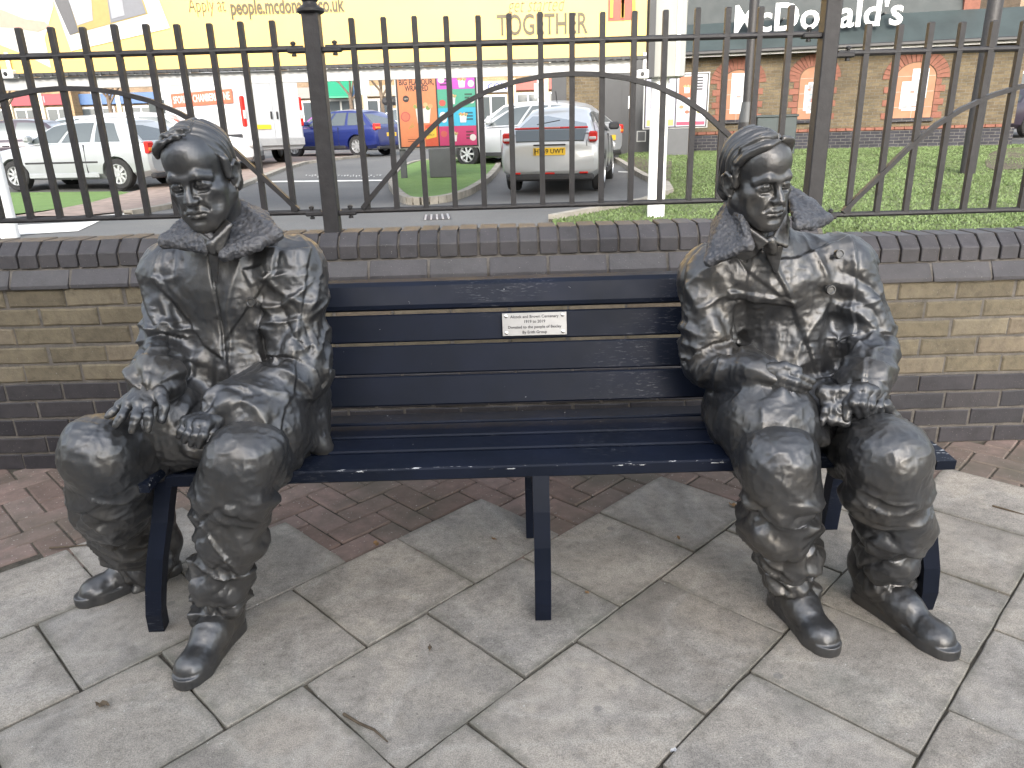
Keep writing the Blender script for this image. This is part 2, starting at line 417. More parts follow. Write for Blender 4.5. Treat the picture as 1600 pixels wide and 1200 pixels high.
def prof_mesh(name,mat,prof,w_,seed):
    r=random.Random(seed); mm=MB(); b=.003; n=len(prof)
    cy=sum(p[0] for p in prof)/n; cz=sum(p[1] for p in prof)/n
    ins=[(cy+(p[0]-cy)*.965,cz+(p[1]-cz)*.955) for p in prof]
    rings=[(-w_/2,ins),(-w_/2+b,prof),(w_/2-b,prof),(w_/2,ins)]
    vs=[(x,p[0]+r.uniform(-.0008,.0008),p[1]+r.uniform(-.0008,.0008)) for x,pp in rings for p in pp]
    fs=[tuple(range(n-1,-1,-1)),tuple(range(3*n,4*n))]
    for i in range(3):
        for k in range(n): fs.append((i*n+k,i*n+(k+1)%n,(i+1)*n+(k+1)%n,(i+1)*n+k))
    mm.add(vs,fs); me=mm.mesh(name); me.materials.append(mat); return me
upper=[prof_mesh('coping_brick',M['coping'],[(.022,.0),(.2,.0),(.2,.093),(.072,.093),(.025,.051),(.022,.046)],.0665,k) for k in range(5)]
lower=[prof_mesh('plinth_brick',M['coping'],[(-.012,.0),(.05,.0),(.05,.0645),(.021,.0645),(-.01,.016),(-.012,.012)],.215,k+9) for k in range(4)]
for xa,xb,dz in ((XA,STEP,0),(STEP,XB,-.07)):
    z1=.738+dz
    for row in range(10):
        z=z1-.0375-.075*row
        if z<-.045: break
        ph=(-1.69 if row%2==0 else -1.5775)+(.03 if dz else 0)+ (.02 if row>=5 else 0)
        k0=int(math.floor((xa-ph)/.225))-1
        for k in range(k0,k0+40):
            x=ph+k*.225+.1125
            if x-.1<xa-.02 or x+.1>xb+.02: continue
            src=yb if row<5 else bb
            o=place('yellow_brick' if row<5 else 'blue_brick',rng.choice(src),(x+rng.uniform(-.003,.003),WY+rng.uniform(-.0015,.0025),z+rng.uniform(-.0015,.0015)),wall)
            o.rotation_euler=(rng.uniform(-.012,.012),rng.uniform(-.006,.006),rng.uniform(-.006,.006))
    x=xa+.034
    while x<xb:
        o=place('coping_brick',rng.choice(upper),(x,WY+rng.uniform(-.002,.002),z1+.075+rng.uniform(-.001,.001)),wall); o.rotation_euler=(rng.uniform(-.01,.01),0,rng.uniform(-.012,.012)); x+=.0755
    x=xa+.08
    while x<xb+.05:
        o=place('plinth_brick',rng.choice(lower),(x,WY+rng.uniform(-.0015,.0015),z1+.001+rng.uniform(-.001,.001)),wall); o.rotation_euler.z=rng.uniform(-.005,.005); x+=.2255
# ------------------------------------------------------------------ iron fence on the wall
FY=2.9
fence=tag(empty('iron_fence',(0,FY,.9)),'black iron railings with upright bars and curved hoops along the top of the brick wall','fence')
def barmesh(z0,z1):
    mm=MB(); a=.0098
    mm.add([(sx*a*k,sy*a*k,z) for z,k in ((z0,1),(z1-.004,1),(z1,.72)) for sx,sy in ((-1,-1),(1,-1),(1,1),(-1,1))],
      [(3,2,1,0),(8,9,10,11)]+[(i*4+k,i*4+(k+1)%4,i*4+4+(k+1)%4,i*4+4+k) for i in (0,1) for k in range(4)])
    me=mm.mesh('upright_bar'); me.materials.append(M['fence']); return me
bme=barmesh(0,.668)
hp=[(0,1.444),(.1,1.439),(.2,1.423),(.3,1.395),(.4,1.350),(.48,1.300),(.58,1.214),(.66,1.128),(.74,1.045),(.79,.99)]
hp=[(-x,z) for x,z in hp[:0:-1]]+hp
PX=[-2.52,-.672,1.17,3.01]
for i in range(3):
    dz=-.067 if i==2 else 0
    xl,xr=PX[i],PX[i+1]; c=(xl+xr)/2
    for k in range(15):
        place('upright_bar',bme,(xl+.141+.1114*0+k*((xr-xl-.282)/14),FY,.978+dz+rng.uniform(-.003,.003)),fence,rng.uniform(-.04,.04)).rotation_euler.y=rng.uniform(-.004,.004)
    for nm,z in (('top_rail',1.553),('bottom_rail',.981)):
        mm=MB(); mm.tube([(xl+.04,FY,z+dz),(xr-.04,FY,z+dz)],.0108,8); mm.build(nm,M['fence'],fence,smooth=True)
    mm=MB(); mm.flat([(c+x*1.012,FY-.004,z+dz) for x,z in hp],.022,.017,side=(0,1,0)); mm.build('arched_hoop',M['fence'],fence)
    for xx,s in ((xl,1),(xr,-1)):
        for z in (1.553,.981):
            mm=MB(); mm.box((xx+s*.062,FY,z+dz-.006),(.07,.034,.018),bev=.004); br=mm.build('rail_bracket',M['fence'],fence)
            mm=MB(); mm.lathe([(.0,-.026),(.009,-.026),(.009,-.018),(.006,-.018),(.006,.012),(.010,.013),(.010,.02),(.004,.024),(0,.024)],(xx+s*.074,FY-.004,z+dz),10); mm.build('bracket_bolt',M['fence'],br,smooth=True)
for i,x in enumerate(PX):
    z0=.885 if i!=2 else .85
    mm=MB(); mm.box((x,FY,(z0+1.668)/2),(.058,.058,1.668-z0),bev=.004); po=mm.build('fence_post',M['fence'],fence)
    mm=MB(); mm.lathe([(.0,1.664),(.04,1.664),(.048,1.670),(.048,1.679),(.036,1.687),(.026,1.694),(.024,1.701),(.034,1.712),(.041,1.73),(.040,1.747),(.03,1.765),(.014,1.774),(.0,1.776)],(x,FY,0),18); mm.build('ball_finial',M['fence'],po,smooth=True)
# ------------------------------------------------------------------ bench
bench=tag(empty('park_bench',(.08,1.9,0)),'navy metal park bench with a small steel plaque on its back','bench')
BXL,BXR=-.906,1.040
def slat(name,xa,xb,prof):
    mm=MB(); n=len(prof)
    c=(sum(p[0] for p in prof)/n,sum(p[1] for p in prof)/n)
    mm.prism(prof,'x',xa,xb); return mm.build(name,M['bench'],bench)
def rrect(cy,cz,w_,h_,ang,b=.004):
    pts=[(-w_/2+b,-h_/2),(w_/2-b,-h_/2),(w_/2,-h_/2+b),(w_/2,h_/2-b),(w_/2-b,h_/2),(-w_/2+b,h_/2),(-w_/2,h_/2-b),(-w_/2,-h_/2+b)]
    ca,sa=math.cos(ang),math.sin(ang)
    return [(cy+x*ca-z*sa,cz+x*sa+z*ca) for x,z in pts]
for ya,yb_ in ((1.704,1.812),(1.822,1.912),(1.922,2.016),(2.026,2.104)):
    slat('seat_slat',BXL+.02,BXR-.02,rrect((ya+yb_)/2,.433,yb_-ya,.034,R_(-1.5)))
for za,zb,tilt in ((.497,.580,17),(.586,.667,15),(.675,.754,13),(.785,.835,-6)):
    cz=(za+zb)/2; cy=2.045+(cz-.5)*.30
    if tilt>0: slat('back_slat',BXL+.02,BXR-.02,rrect(cy,cz,.028,(zb-za)/math.cos(R_(tilt)),R_(-tilt)))
    else: slat('back_slat',BXL+.02,BXR-.02,[(cy-.024,.766),(cy-.037,.774),(cy-.038,.786),(cy-.014,.836),(cy+.0,.846),(cy+.03,.85),(cy+.034,.842),(cy+.012,.832),(cy+.0,.826),(cy-.018,.786),(cy-.016,.77)])
for i,x in enumerate((BXL+.006,.066,BXR-.006)):
    fr=MB()
    # seat bearer and back upright in one bent flat bar
    nose=1.605 if i!=1 else 1.73
    zt=.414 if i==1 else .45
    path=[(x,nose,zt+.016),(x,nose+.05,zt+.02),(x,1.8,zt+.018),(x,2.0,zt+.01),(x,2.075,zt+.03),(x,2.10,.56),(x,2.135,.68),(x,2.165,.79),(x,2.16,.845)]
    if i==1: path=[(x,1.72,.398),(x,1.85,.4),(x,2.04,.402),(x,2.10,.402)]
    fr.flat(path,.046,.024,side=(1,0,0)); fr.build('bench_frame',M['bench'],bench)
    lx=((-.892,-.905,-.925,-.945,-.965,-.979),(.066,)*6,(1.01,1.03,1.055,1.075,1.09,1.097))[i]
    leg=MB(); leg.flat([(lx[0],1.728,.432),(lx[1],1.688,.33),(lx[2],1.670,.24),(lx[3],1.668,.15),(lx[4],1.680,.07),(lx[5],1.702,.0)],.042,.036,side=(1,0,0)); leg.build('bench_leg',M['bench'],bench)
    leg=MB(); leg.flat([(x-.012,2.07,.425),(x-.012,2.10,.28),(x-.012,2.125,.15),(x-.012,2.14,.0)],.044,.05,side=(1,0,0)); leg.build('bench_leg',M['bench'],bench)
# plaque
pq=MB(); th=R_(13)
PC=P(835,506,2.093)
ex=Vector((1,0,0)); ez=Vector((0,math.sin(th),math.cos(th))); ey=Vector((0,math.cos(th),-math.sin(th)))
MM=Matrix((ex,ey,ez)).transposed()
pq.box(PC-ey*.008,(.187,.003,.066),M=MM,bev=.0008); plaque=pq.build('plaque',M['steel'],bench)
for sx in(-1,1):
    for sz in(-1,1):
        q=MB(); c=PC-ey*.0095+ex*sx*.082+ez*sz*.024
        prof=[(0,-.0035),(.003,-.0032),(.0052,-.002),(.0058,0),(.0058,.002)]
        vs=[];n=12
        for r,h in prof:
            for k in range(n):
                a=2*math.pi*k/n; vs.append(c+ex*r*math.cos(a)+ez*r*math.sin(a)+ey*h)
        q.add(vs,[(i*n+k,i*n+(k+1)%n,(i+1)*n+(k+1)%n,(i+1)*n+k) for i in range(4) for k in range(n)])
        q.build('plaque_screw',M['screw'],plaque,smooth=True)
def text_mesh(txt,size,mat,parent,origin,xdir,ydir,name='lettering',align='CENTER',extrude=.0006,offset=0.0,shear=0.0,sx=1.0,font=None,spacing=1.0,res=3):
    cu=bpy.data.curves.new('t','FONT'); cu.body=txt; cu.size=size; cu.align_x=align; cu.align_y='CENTER'; cu.extrude=extrude; cu.offset=offset; cu.shear=shear; cu.resolution_u=res; cu.space_character=spacing
    if font: cu.font=font
    to=bpy.data.objects.new('t',cu); COL.objects.link(to)
    dg=bpy.context.evaluated_depsgraph_get(); me=bpy.data.meshes.new_from_object(to.evaluated_get(dg))
    bpy.data.objects.remove(to); bpy.data.curves.remove(cu)
    xd=Vector(xdir).normalized(); yd=Vector(ydir).normalized(); zd=xd.cross(yd)
    o_=Vector(origin); wl=WL.get(parent.name) if parent is not None else None
    if wl is not None: o_=o_-Vector(wl)
    for v in me.vertices:
        p=o_+xd*v.co.x*sx+yd*v.co.y+zd*v.co.z; v.co=p
    me.materials.clear(); me.materials.append(mat); me.name=name
    o=bpy.data.objects.new(name,me); _own(o,parent); WL[o.name]=wl
    return o
for txt,dz in (('Alcock and Brown Centenary',.0215),('1919 to 2019',.0072),('Donated to the people of Bexley',-.0085),('By Erith Group',-.0235)):
    text_mesh(txt,.0116,M['etch'],plaque,PC-ey*.0101+ez*dz,ex,ez,extrude=.0003,offset=.0002)
# ------------------------------------------------------------------ statues: signed distance modelling, meshed with surface nets
class Fld:
    def __init__(s,xs,ys,zs):
        s.a=[np.asarray(q,np.float32) for q in (xs,ys,zs)]
        s.V=np.full((len(xs),len(ys),len(zs)),.05,np.float32)
    def sub(s,lo,hi,pad):
        sl=[]
        for q,l,h in zip(s.a,lo,hi):
            i=int(np.searchsorted(q,l-pad)); j=int(np.searchsorted(q,h+pad)); sl.append(slice(max(i,0),max(j,i+1)))
        X=s.a[0][sl[0]][:,None,None]; Y=s.a[1][sl[1]][None,:,None]; Z=s.a[2][sl[2]][None,None,:]
        return tuple(sl),X,Y,Z
    def put(s,prim,k=0.0,op='u'):
        fn,lo,hi=prim
        sl,X,Y,Z=s.sub(lo,hi,max(.02,k+.012))
        if 0 in s.V[sl].shape: return
        d=fn(X,Y,Z).astype(np.float32); v=s.V[sl]
        if op=='u':
            if k>0:
                h=np.maximum(k-np.abs(d-v),0)/k; r=np.minimum(d,v)-h*h*k*.25
            else: r=np.minimum(d,v)
        elif op=='s':
            d=-d
            if k>0:
                h=np.maximum(k-np.abs(d-v),0)/k; r=np.maximum(d,v)+h*h*k*.25
            else: r=np.maximum(d,v)
        elif op=='i': r=np.maximum(d,v)
        s.V[sl]=r
    def mesh(s):
        V=s.V; ax=s.a; ins=V<0
        nx,ny,nz=V.shape
        c=np.zeros((nx-1,ny-1,nz-1),np.uint8)
        for i in(0,1):
            for j in(0,1):
                for k in(0,1): c+=ins[i:nx-1+i,j:ny-1+j,k:nz-1+k]
        act=(c>0)&(c<8); idx=np.full(c.shape,-1,np.int32)
        ci=np.argwhere(act); idx[act]=np.arange(len(ci))
        acc=np.zeros((len(ci),3),np.float64); cnt=np.zeros(len(ci))
        I,J,K=ci.T
        for a in range(3):
            for u in(0,1):
                for w_ in(0,1):
                    o0=[0,0,0]; b=[q for q in range(3) if q!=a]; o0[b[0]]=u; o0[b[1]]=w_; o1=list(o0); o1[a]=1
                    i0=(I+o0[0],J+o0[1],K+o0[2]); i1=(I+o1[0],J+o1[1],K+o1[2])
                    v0=V[i0].astype(np.float64); v1=V[i1]; m=(v0<0)!=(v1<0)
                    t=np.where(m,v0/np.where(m,v0-v1,1),0)
                    for q in range(3):
                        p0=ax[q][i0[q]]; p1=ax[q][i1[q]]
                        acc[:,q]+=np.where(m,p0+(p1-p0)*t,0)
                    cnt+=m
        P_=acc/cnt[:,None]
        quads=[]
        for a in range(3):
            b=[q for q in range(3) if q!=a]
            sl0=[slice(1,-1)]*3; sl1=[slice(1,-1)]*3
            sl0[a]=slice(0,-1); sl1[a]=slice(1,None)
            s0=ins[tuple(sl0)]; s1=ins[tuple(sl1)]
            off=np.array([1,1,1]); off[a]=0
            e=np.argwhere(s0!=s1)
            if not len(e): continue
            fl=s0[tuple(e.T)]
            e=e+off
            def cell(du,dv):
                q=e.copy(); q[:,b[0]]-=du; q[:,b[1]]-=dv
                return idx[tuple(q.T)]
            Q=np.stack([cell(0,0),cell(1,0),cell(1,1),cell(0,1)],1)
            flip=fl if a!=1 else ~fl
            Q[~flip]=Q[~flip][:,::-1]
            quads.append(Q)
        return P_,np.concatenate(quads)
def axis(lo,hi,step,fine=()):
    "grid line positions with a finer step inside given intervals"
    out=[lo]; 
    while out[-1]<hi:
        x=out[-1]; st=step
        for a,b,f in fine:
            if a<=x<=b: st=min(st,f)
            elif x<a: st=min(st,max(f,(a-x)*.5+f*.5))
        out.append(x+st)
    return out
def V3(p): return np.array([p[0],p[1],p[2]],np.float32)
def cone(a,b,ra,rb):
    a=V3(a);b=V3(b);d=b-a;L=float(d@d)+1e-9;R=max(ra,rb)
    def fn(X,Y,Z):
        x,y,z=X-a[0],Y-a[1],Z-a[2]
        t=np.clip((x*d[0]+y*d[1]+z*d[2])/L,0,1)
        return np.sqrt((x-t*d[0])**2+(y-t*d[1])**2+(z-t*d[2])**2)-(ra+(rb-ra)*t)
    return fn,np.minimum(a,b)-R,np.maximum(a,b)+R
def ell(c,r,R=None):
    c=V3(c); r=np.array(r,np.float32); R=np.eye(3) if R is None else np.array(R)
    m=float(r.max())
    def fn(X,Y,Z):
        x,y,z=X-c[0],Y-c[1],Z-c[2]
        u=(x*R[0,0]+y*R[1,0]+z*R[2,0]); v=(x*R[0,1]+y*R[1,1]+z*R[2,1]); w_=(x*R[0,2]+y*R[1,2]+z*R[2,2])
        k0=np.sqrt((u/r[0])**2+(v/r[1])**2+(w_/r[2])**2); k1=np.sqrt((u/r[0]**2)**2+(v/r[1]**2)**2+(w_/r[2]**2)**2)+1e-6
        return k0*(k0-1)/k1
    return fn,c-m,c+m
def tri(a,b,c,r):
    a=V3(a);b=V3(b);c=V3(c)
    ba,cb,ac=b-a,c-b,a-c; n=np.cross(ba,ac); nn=float(n@n)+1e-12
    n1,n2,n3=np.cross(ba,n),np.cross(cb,n),np.cross(ac,n)
    def fn(X,Y,Z):
        def D(o,v): return (X-o[0])*v[0]+(Y-o[1])*v[1]+(Z-o[2])*v[2]
        def seg(o,e):
            t=np.clip(D(o,e)/(float(e@e)+1e-12),0,1)
            return (X-o[0]-e[0]*t)**2+(Y-o[1]-e[1]*t)**2+(Z-o[2]-e[2]*t)**2
        ed=np.minimum(np.minimum(seg(a,ba),seg(b,cb)),seg(c,ac))
        inside=(np.sign(D(a,n1))+np.sign(D(b,n2))+np.sign(D(c,n3)))
        pl=D(a,n)**2/nn
        return np.sqrt(np.where(np.abs(inside)<2.0,ed,pl))-r
    return fn,np.minimum(np.minimum(a,b),c)-r,np.maximum(np.maximum(a,b),c)+r
def chain(pts,rs):
    "one limb of several tapered pieces joined without swelling at the joints"
    ps=[cone(pts[i],pts[i+1],rs[i],rs[i+1]) for i in range(len(pts)-1)]
    def fn(X,Y,Z):
        d=ps[0][0](X,Y,Z)
        for q in ps[1:]: d=np.minimum(d,q[0](X,Y,Z))
        return d
    return fn,np.min([q[1] for q in ps],0),np.max([q[2] for q in ps],0)
def halfspace(p,n,lo,hi):
    p=V3(p);n=V3(n)
    def fn(X,Y,Z): return (X-p[0])*n[0]+(Y-p[1])*n[1]+(Z-p[2])*n[2]
    return fn,V3(lo),V3(hi)
_lat=np.random.RandomState(3).rand(64,64,64).astype(np.float32)
def vn(q):
    "value noise in 0..1 at points q (n,3)"
    i=np.floor(q).astype(int); f=q-i; f=f*f*(3-2*f); i%=64; j=(i+1)%64
    r=0
    for a in(0,1):
        wx=f[:,0] if a else 1-f[:,0]; ia=j[:,0] if a else i[:,0]
        for b in(0,1):
            wy=f[:,1] if b else 1-f[:,1]; ib=j[:,1] if b else i[:,1]
            for c in(0,1):
                wz=f[:,2] if c else 1-f[:,2]; ic=j[:,2] if c else i[:,2]
                r=r+wx*wy*wz*_lat[ia,ib,ic]
    return r
def fbm(q,o=3):
    r=0;a=.5;t=0
    for k in range(o): r=r+a*vn(q*(2.03**k)+k*17.3); t+=a; a*=.5
    return r/t
def ridge(q): return 1-np.abs(2*vn(q)-1)
def vnormals(p,f):
    n=np.zeros_like(p); e=np.cross(p[f[:,2]]-p[f[:,0]],p[f[:,3]]-p[f[:,1]])
    for k in range(4):
        for a in range(3): n[:,a]+=np.bincount(f[:,k],e[:,a],len(p))
    return n/(np.linalg.norm(n,axis=1,keepdims=True)+1e-12)
def relax(p,f,it=1,lam=.5):
    for _ in range(it):
        s=np.zeros_like(p); c=np.zeros(len(p))
        for k in range(4):
            for o in (1,3):
                j=f[:,(k+o)%4]
                for a in range(3): s[:,a]+=np.bincount(f[:,k],p[j,a],len(p))
                c+=np.bincount(f[:,k],minlength=len(p))
        p=p+lam*(s/np.maximum(c,1)[:,None]-p)
    return p
def np_obj(name,p,f,mat,parent,cat=None):
    wl=WL.get(parent.name) if parent is not None else (0,0,0)
    me=bpy.data.meshes.new(name); p=p-np.array(wl)
    me.vertices.add(len(p)); me.vertices.foreach_set('co',p.astype(np.float32).ravel())
    me.loops.add(len(f)*4); me.loops.foreach_set('vertex_index',f.astype(np.int32).ravel())
    me.polygons.add(len(f)); me.polygons.foreach_set('loop_start',np.arange(0,len(f)*4,4,dtype=np.int32))
    me.update(calc_edges=True); me.polygons.foreach_set('use_smooth',np.ones(len(f),bool)); me.materials.append(mat)
    o=bpy.data.objects.new(name,me); _own(o,parent); WL[o.name]=wl
    return o
def inpoly(x,z,poly):
    "signed distance (negative inside) to a polygon in the x-z plane"
    d=np.full(x.shape,1e9); s=np.zeros(x.shape,bool); n=len(poly)
    for i in range(n):
        ax,az=poly[i]; bx,bz=poly[(i+1)%n]; ex,ez=bx-ax,bz-az
        t=np.clip(((x-ax)*ex+(z-az)*ez)/(ex*ex+ez*ez),0,1)
        d=np.minimum(d,(x-ax-ex*t)**2+(z-az-ez*t)**2)
        c=((az>z)!=(bz>z))&(x<(bx-ax)*(z-az)/(bz-az+1e-12)+ax); s^=c
    return np.where(s,-1,1)*np.sqrt(d)
def seg_local(p,segs):
    "nearest limb segment: distance along it (m), index, unit radial angle and side vector"
    best=np.full(len(p),1e9); al=np.zeros(len(p)); ang=np.zeros(len(p)); base=0; sid=np.zeros(len(p),int)
    for i,(a,b) in enumerate(segs):
        a=V3(a);b=V3(b);d=b-a;L=np.linalg.norm(d);d=d/L
        t=np.clip((p-a)@d,0,L); q=p-a-t[:,None]*d; r=np.linalg.norm(q,axis=1)
        u=np.cross(d,[.31,.2,.93]); u/=np.linalg.norm(u); v=np.cross(d,u)
        an=np.arctan2(q@v,q@u)
        m=r<best; best=np.where(m,r,best); al=np.where(m,base+t,al); ang=np.where(m,an,ang); sid=np.where(m,i,sid); base+=L
    return al,ang,sid,best
def cloth(p,n,segs,amp=.007,pitch=.05,seed=0,tw=1.0,rag=1.0,ring=1.0):
    "wrinkles that run round the limb, lumps and tool marks"
    al,ang,sid,r=seg_local(p,segs)
    w1=vn(p*5+seed)*2-1; w2=vn(p*13+seed+4)*2-1
    ca,sa=np.cos(ang),np.sin(ang)
    # long creases wrapping the limb, drifting diagonally; sharp crests with hollow troughs between
    q=np.stack([al/pitch+w1*1.2+sa*.7*tw,ca*.55+seed,sa*.55+seed*2.7],1)
    big=ridge(q)**1.5
    q2=np.stack([al/(pitch*.62)+w1*1.3-ca*.9*tw+w2*.25,ca*.8+seed*3.1,sa*.8],1)
    mid=ridge(q2)**2.6
    q3=np.stack([al/(pitch*1.1)+np.sin(ang+1)*1.7+w2*.3,ca*1.1+seed,sa*1.1+w1],1)
    dia=1-ridge(q3)**3.0
    d=(amp*(big-.42)+amp*.6*(mid-.25)+amp*.45*(dia-.75))*ring+amp*.4*(fbm(p*10+seed*5,2)-.5)
    d+=.0034*rag*(fbm(p*38+seed,2)-.5)+.0022*rag*(ridge(p*62+seed)**2-.3)
    return d
def loft_axes(lo,hi,st): return [axis(lo[i],hi[i],st) for i in range(3)]
def bounds(prims,pad=.03):
    return np.min([p[1] for p in prims],0)-pad,np.max([p[2] for p in prims],0)+pad
def field(items,st,fine=None):
    "items: (prim,k) or (prim,k,op)"
    lo,hi=bounds([i[0] for i in items if len(i)<3 or i[2]=='u'])
    fine=fine or ((),(),())
    F=Fld(*[axis(float(lo[i]),float(hi[i]),st,fine[i]) for i in range(3)])
    for it in items: F.put(it[0],it[1],it[2] if len(it)>2 else 'u')
    return F
# ---- head, hair and hands
def head_frame(c,yaw,pitch,roll,s):
    "columns: subject's left as seen by viewer (right), out of the face, up"
    f=Vector((math.sin(yaw)*math.cos(pitch),-math.cos(yaw)*math.cos(pitch),-math.sin(pitch)))
    x=Vector((math.cos(yaw),math.sin(yaw),0)); u=x.cross(f)*-1
    if u.z<0: u=-u
    x2=x*math.cos(roll)+u*math.sin(roll); u2=u*math.cos(roll)-x*math.sin(roll)
    Rm=np.array([[x2.x,f.x,u2.x],[x2.y,f.y,u2.y],[x2.z,f.z,u2.z]],np.float64)
    def W(x_,y_,z_): return np.array(c)+s*(Rm@np.array([x_,y_,z_]))
    return W,Rm
def head_items(W,R,s,v):
    S=lambda *a:[x*s for x in a]
    E=lambda c,r,Rm=None:ell(W(*c),S(*r),R if Rm is None else R@Rm)
    C=lambda a,b,ra,rb:cone(W(*a),W(*b),ra*s,rb*s)
    it=[]
    def u(p,k): it.append((p,k*s))
    def sub(p,k): it.append((p,k*s,'s'))
    u(E((0,-.018,.045),(.072,.096,.083)),0)
    u(E((0,.018,-.02),(.058,.070,.090)),.03)
    u(E((0,.046,.060),(.058,.047,.052)),.03)                      # forehead
    for x in(-1,1):
        u(C((x*.054,-.002,-.048),(x*.020,.068,-.096),.021,.019),.03)       # jaw line
        u(E((x*.046,.048,-.02),(.021,.026,.020)),.025)                    # cheekbone
        u(E((x*.034,.057,-.055),(.024,.027,.034)),.03)
    u(E((0,.071,-.102),(.020,.019,.018)),.025)                             # chin
    u(E((0,.066,-.060),(.030,.028,.027)),.025)                             # muzzle
    for x in(-1,1):
        u(C((x*.010,.090,.020),(x*.030,.087,.0255),.0085,.009),.014)      # brow ridge
        u(C((x*.030,.087,.0255),(x*.052,.066,.016),.009,.0075),.014)
        sub(E((x*.031,.0955,.0020),(.0190,.0175,.0095)),.014)                # eye socket
        sub(E((x*.0145,.094,.002),(.007,.012,.010)),.008)
        sub(E((x*.057,.085,-.045),(.010,.016,.018)),.02)                    # hollow cheek
    # nose
    u(C((0,.087,.016),(0,.103,-.020),.0075,.0085),.010)
    u(C((0,.102,-.018),(0,.108,-.031),.0085,.0115),.008)
    for x in(-1,1):
        u(E((x*.0125,.096,-.034),(.0085,.0115,.0085)),.007)
        sub(E((x*.0065,.103,-.044),(.004,.006,.0035)),.003)
    # eyes: ball, lids, bags
    for x in(-1,1):
        u(E((x*.031,.0705,.001),(.0150,.0120,.0105)),.004)
        a=[(x*.016,.079,.001),(x*.025,.0835,.0050),(x*.036,.0815,.0050),(x*.048,.073,-.001)]
        for p,q in zip(a,a[1:]): u(C(p,q,.0034,.0034),.007)
        a=[(x*.017,.079,-.001),(x*.026,.0808,-.0056),(x*.036,.0788,-.0056),(x*.047,.073,-.002)]
        for p,q in zip(a,a[1:]): u(C(p,q,.0021,.0021),.008)
        sub(C((x*.018,.0835,-.0125),(x*.04,.078,-.0135),.0014,.0012),.009)
        sub(C((x*.020,.0825,-.0002),(x*.041,.0795,-.0010),.0017,.0013),.003)   # narrow slit between the lids
        # naso-labial fold
        sub(C((x*.0195,.097,-.040),(x*.030,.087,-.057),.0014,.0008),.012)
    # lips
    for x in(-1,1):
        u(C((0,.0975,-.0585),(x*.013,.0945,-.0590),.0050,.0050),.005)
        u(C((x*.013,.0945,-.0590),(x*.0265,.083,-.0645),.0048,.0025),.006)
        u(C((0,.0955,-.0725),(x*.016,.090,-.0715),.0064,.0050),.006)
        u(C((x*.016,.090,-.0715),(x*.025,.083,-.0665),.0048,.003),.006)
        sub(C((0,.1035,-.0655),(x*.016,.098,-.0650),.0022,.0022),.0025)
        sub(C((x*.016,.098,-.0650),(x*.0265,.088,-.0662),.0020,.0013),.0025)
    sub(C((0,.106,-.046),(0,.104,-.054),.0025,.003),.006)
    sub(C((-.012,.096,-.0835),(.012,.096,-.0835),.004,.004),.012)
    # ears
    for x in(-1,1):
        a=math.radians(18)*x
        Rz=np.array([[math.cos(a),-math.sin(a),0],[math.sin(a),math.cos(a),0],[0,0,1]])
        u(E((x*.078,-.012,-.004),(.007,.019,.031),Rz),.006)
        rim=[(x*.079,.008,.004),(x*.0855,.004,.022),(x*.0885,-.012,.029),(x*.090,-.026,.018),(x*.088,-.027,-.002),(x*.084,-.018,-.022),(x*.079,-.004,-.034)]
        for p,q in zip(rim,rim[1:]): u(C(p,q,.0045,.0045),.004)
        sub(E((x*.088,-.010,.004),(.006,.010,.016),Rz),.005)
        u(E((x*.079,.004,-.004),(.005,.005,.007)),.003)
    # neck
    u(C((0,-.022,-.05),(0,-.045,-.185),.055,.060),.03)
    u(C((-.012,.035,-.115),(0,.012,-.15),.014,.012),.03)
    return it
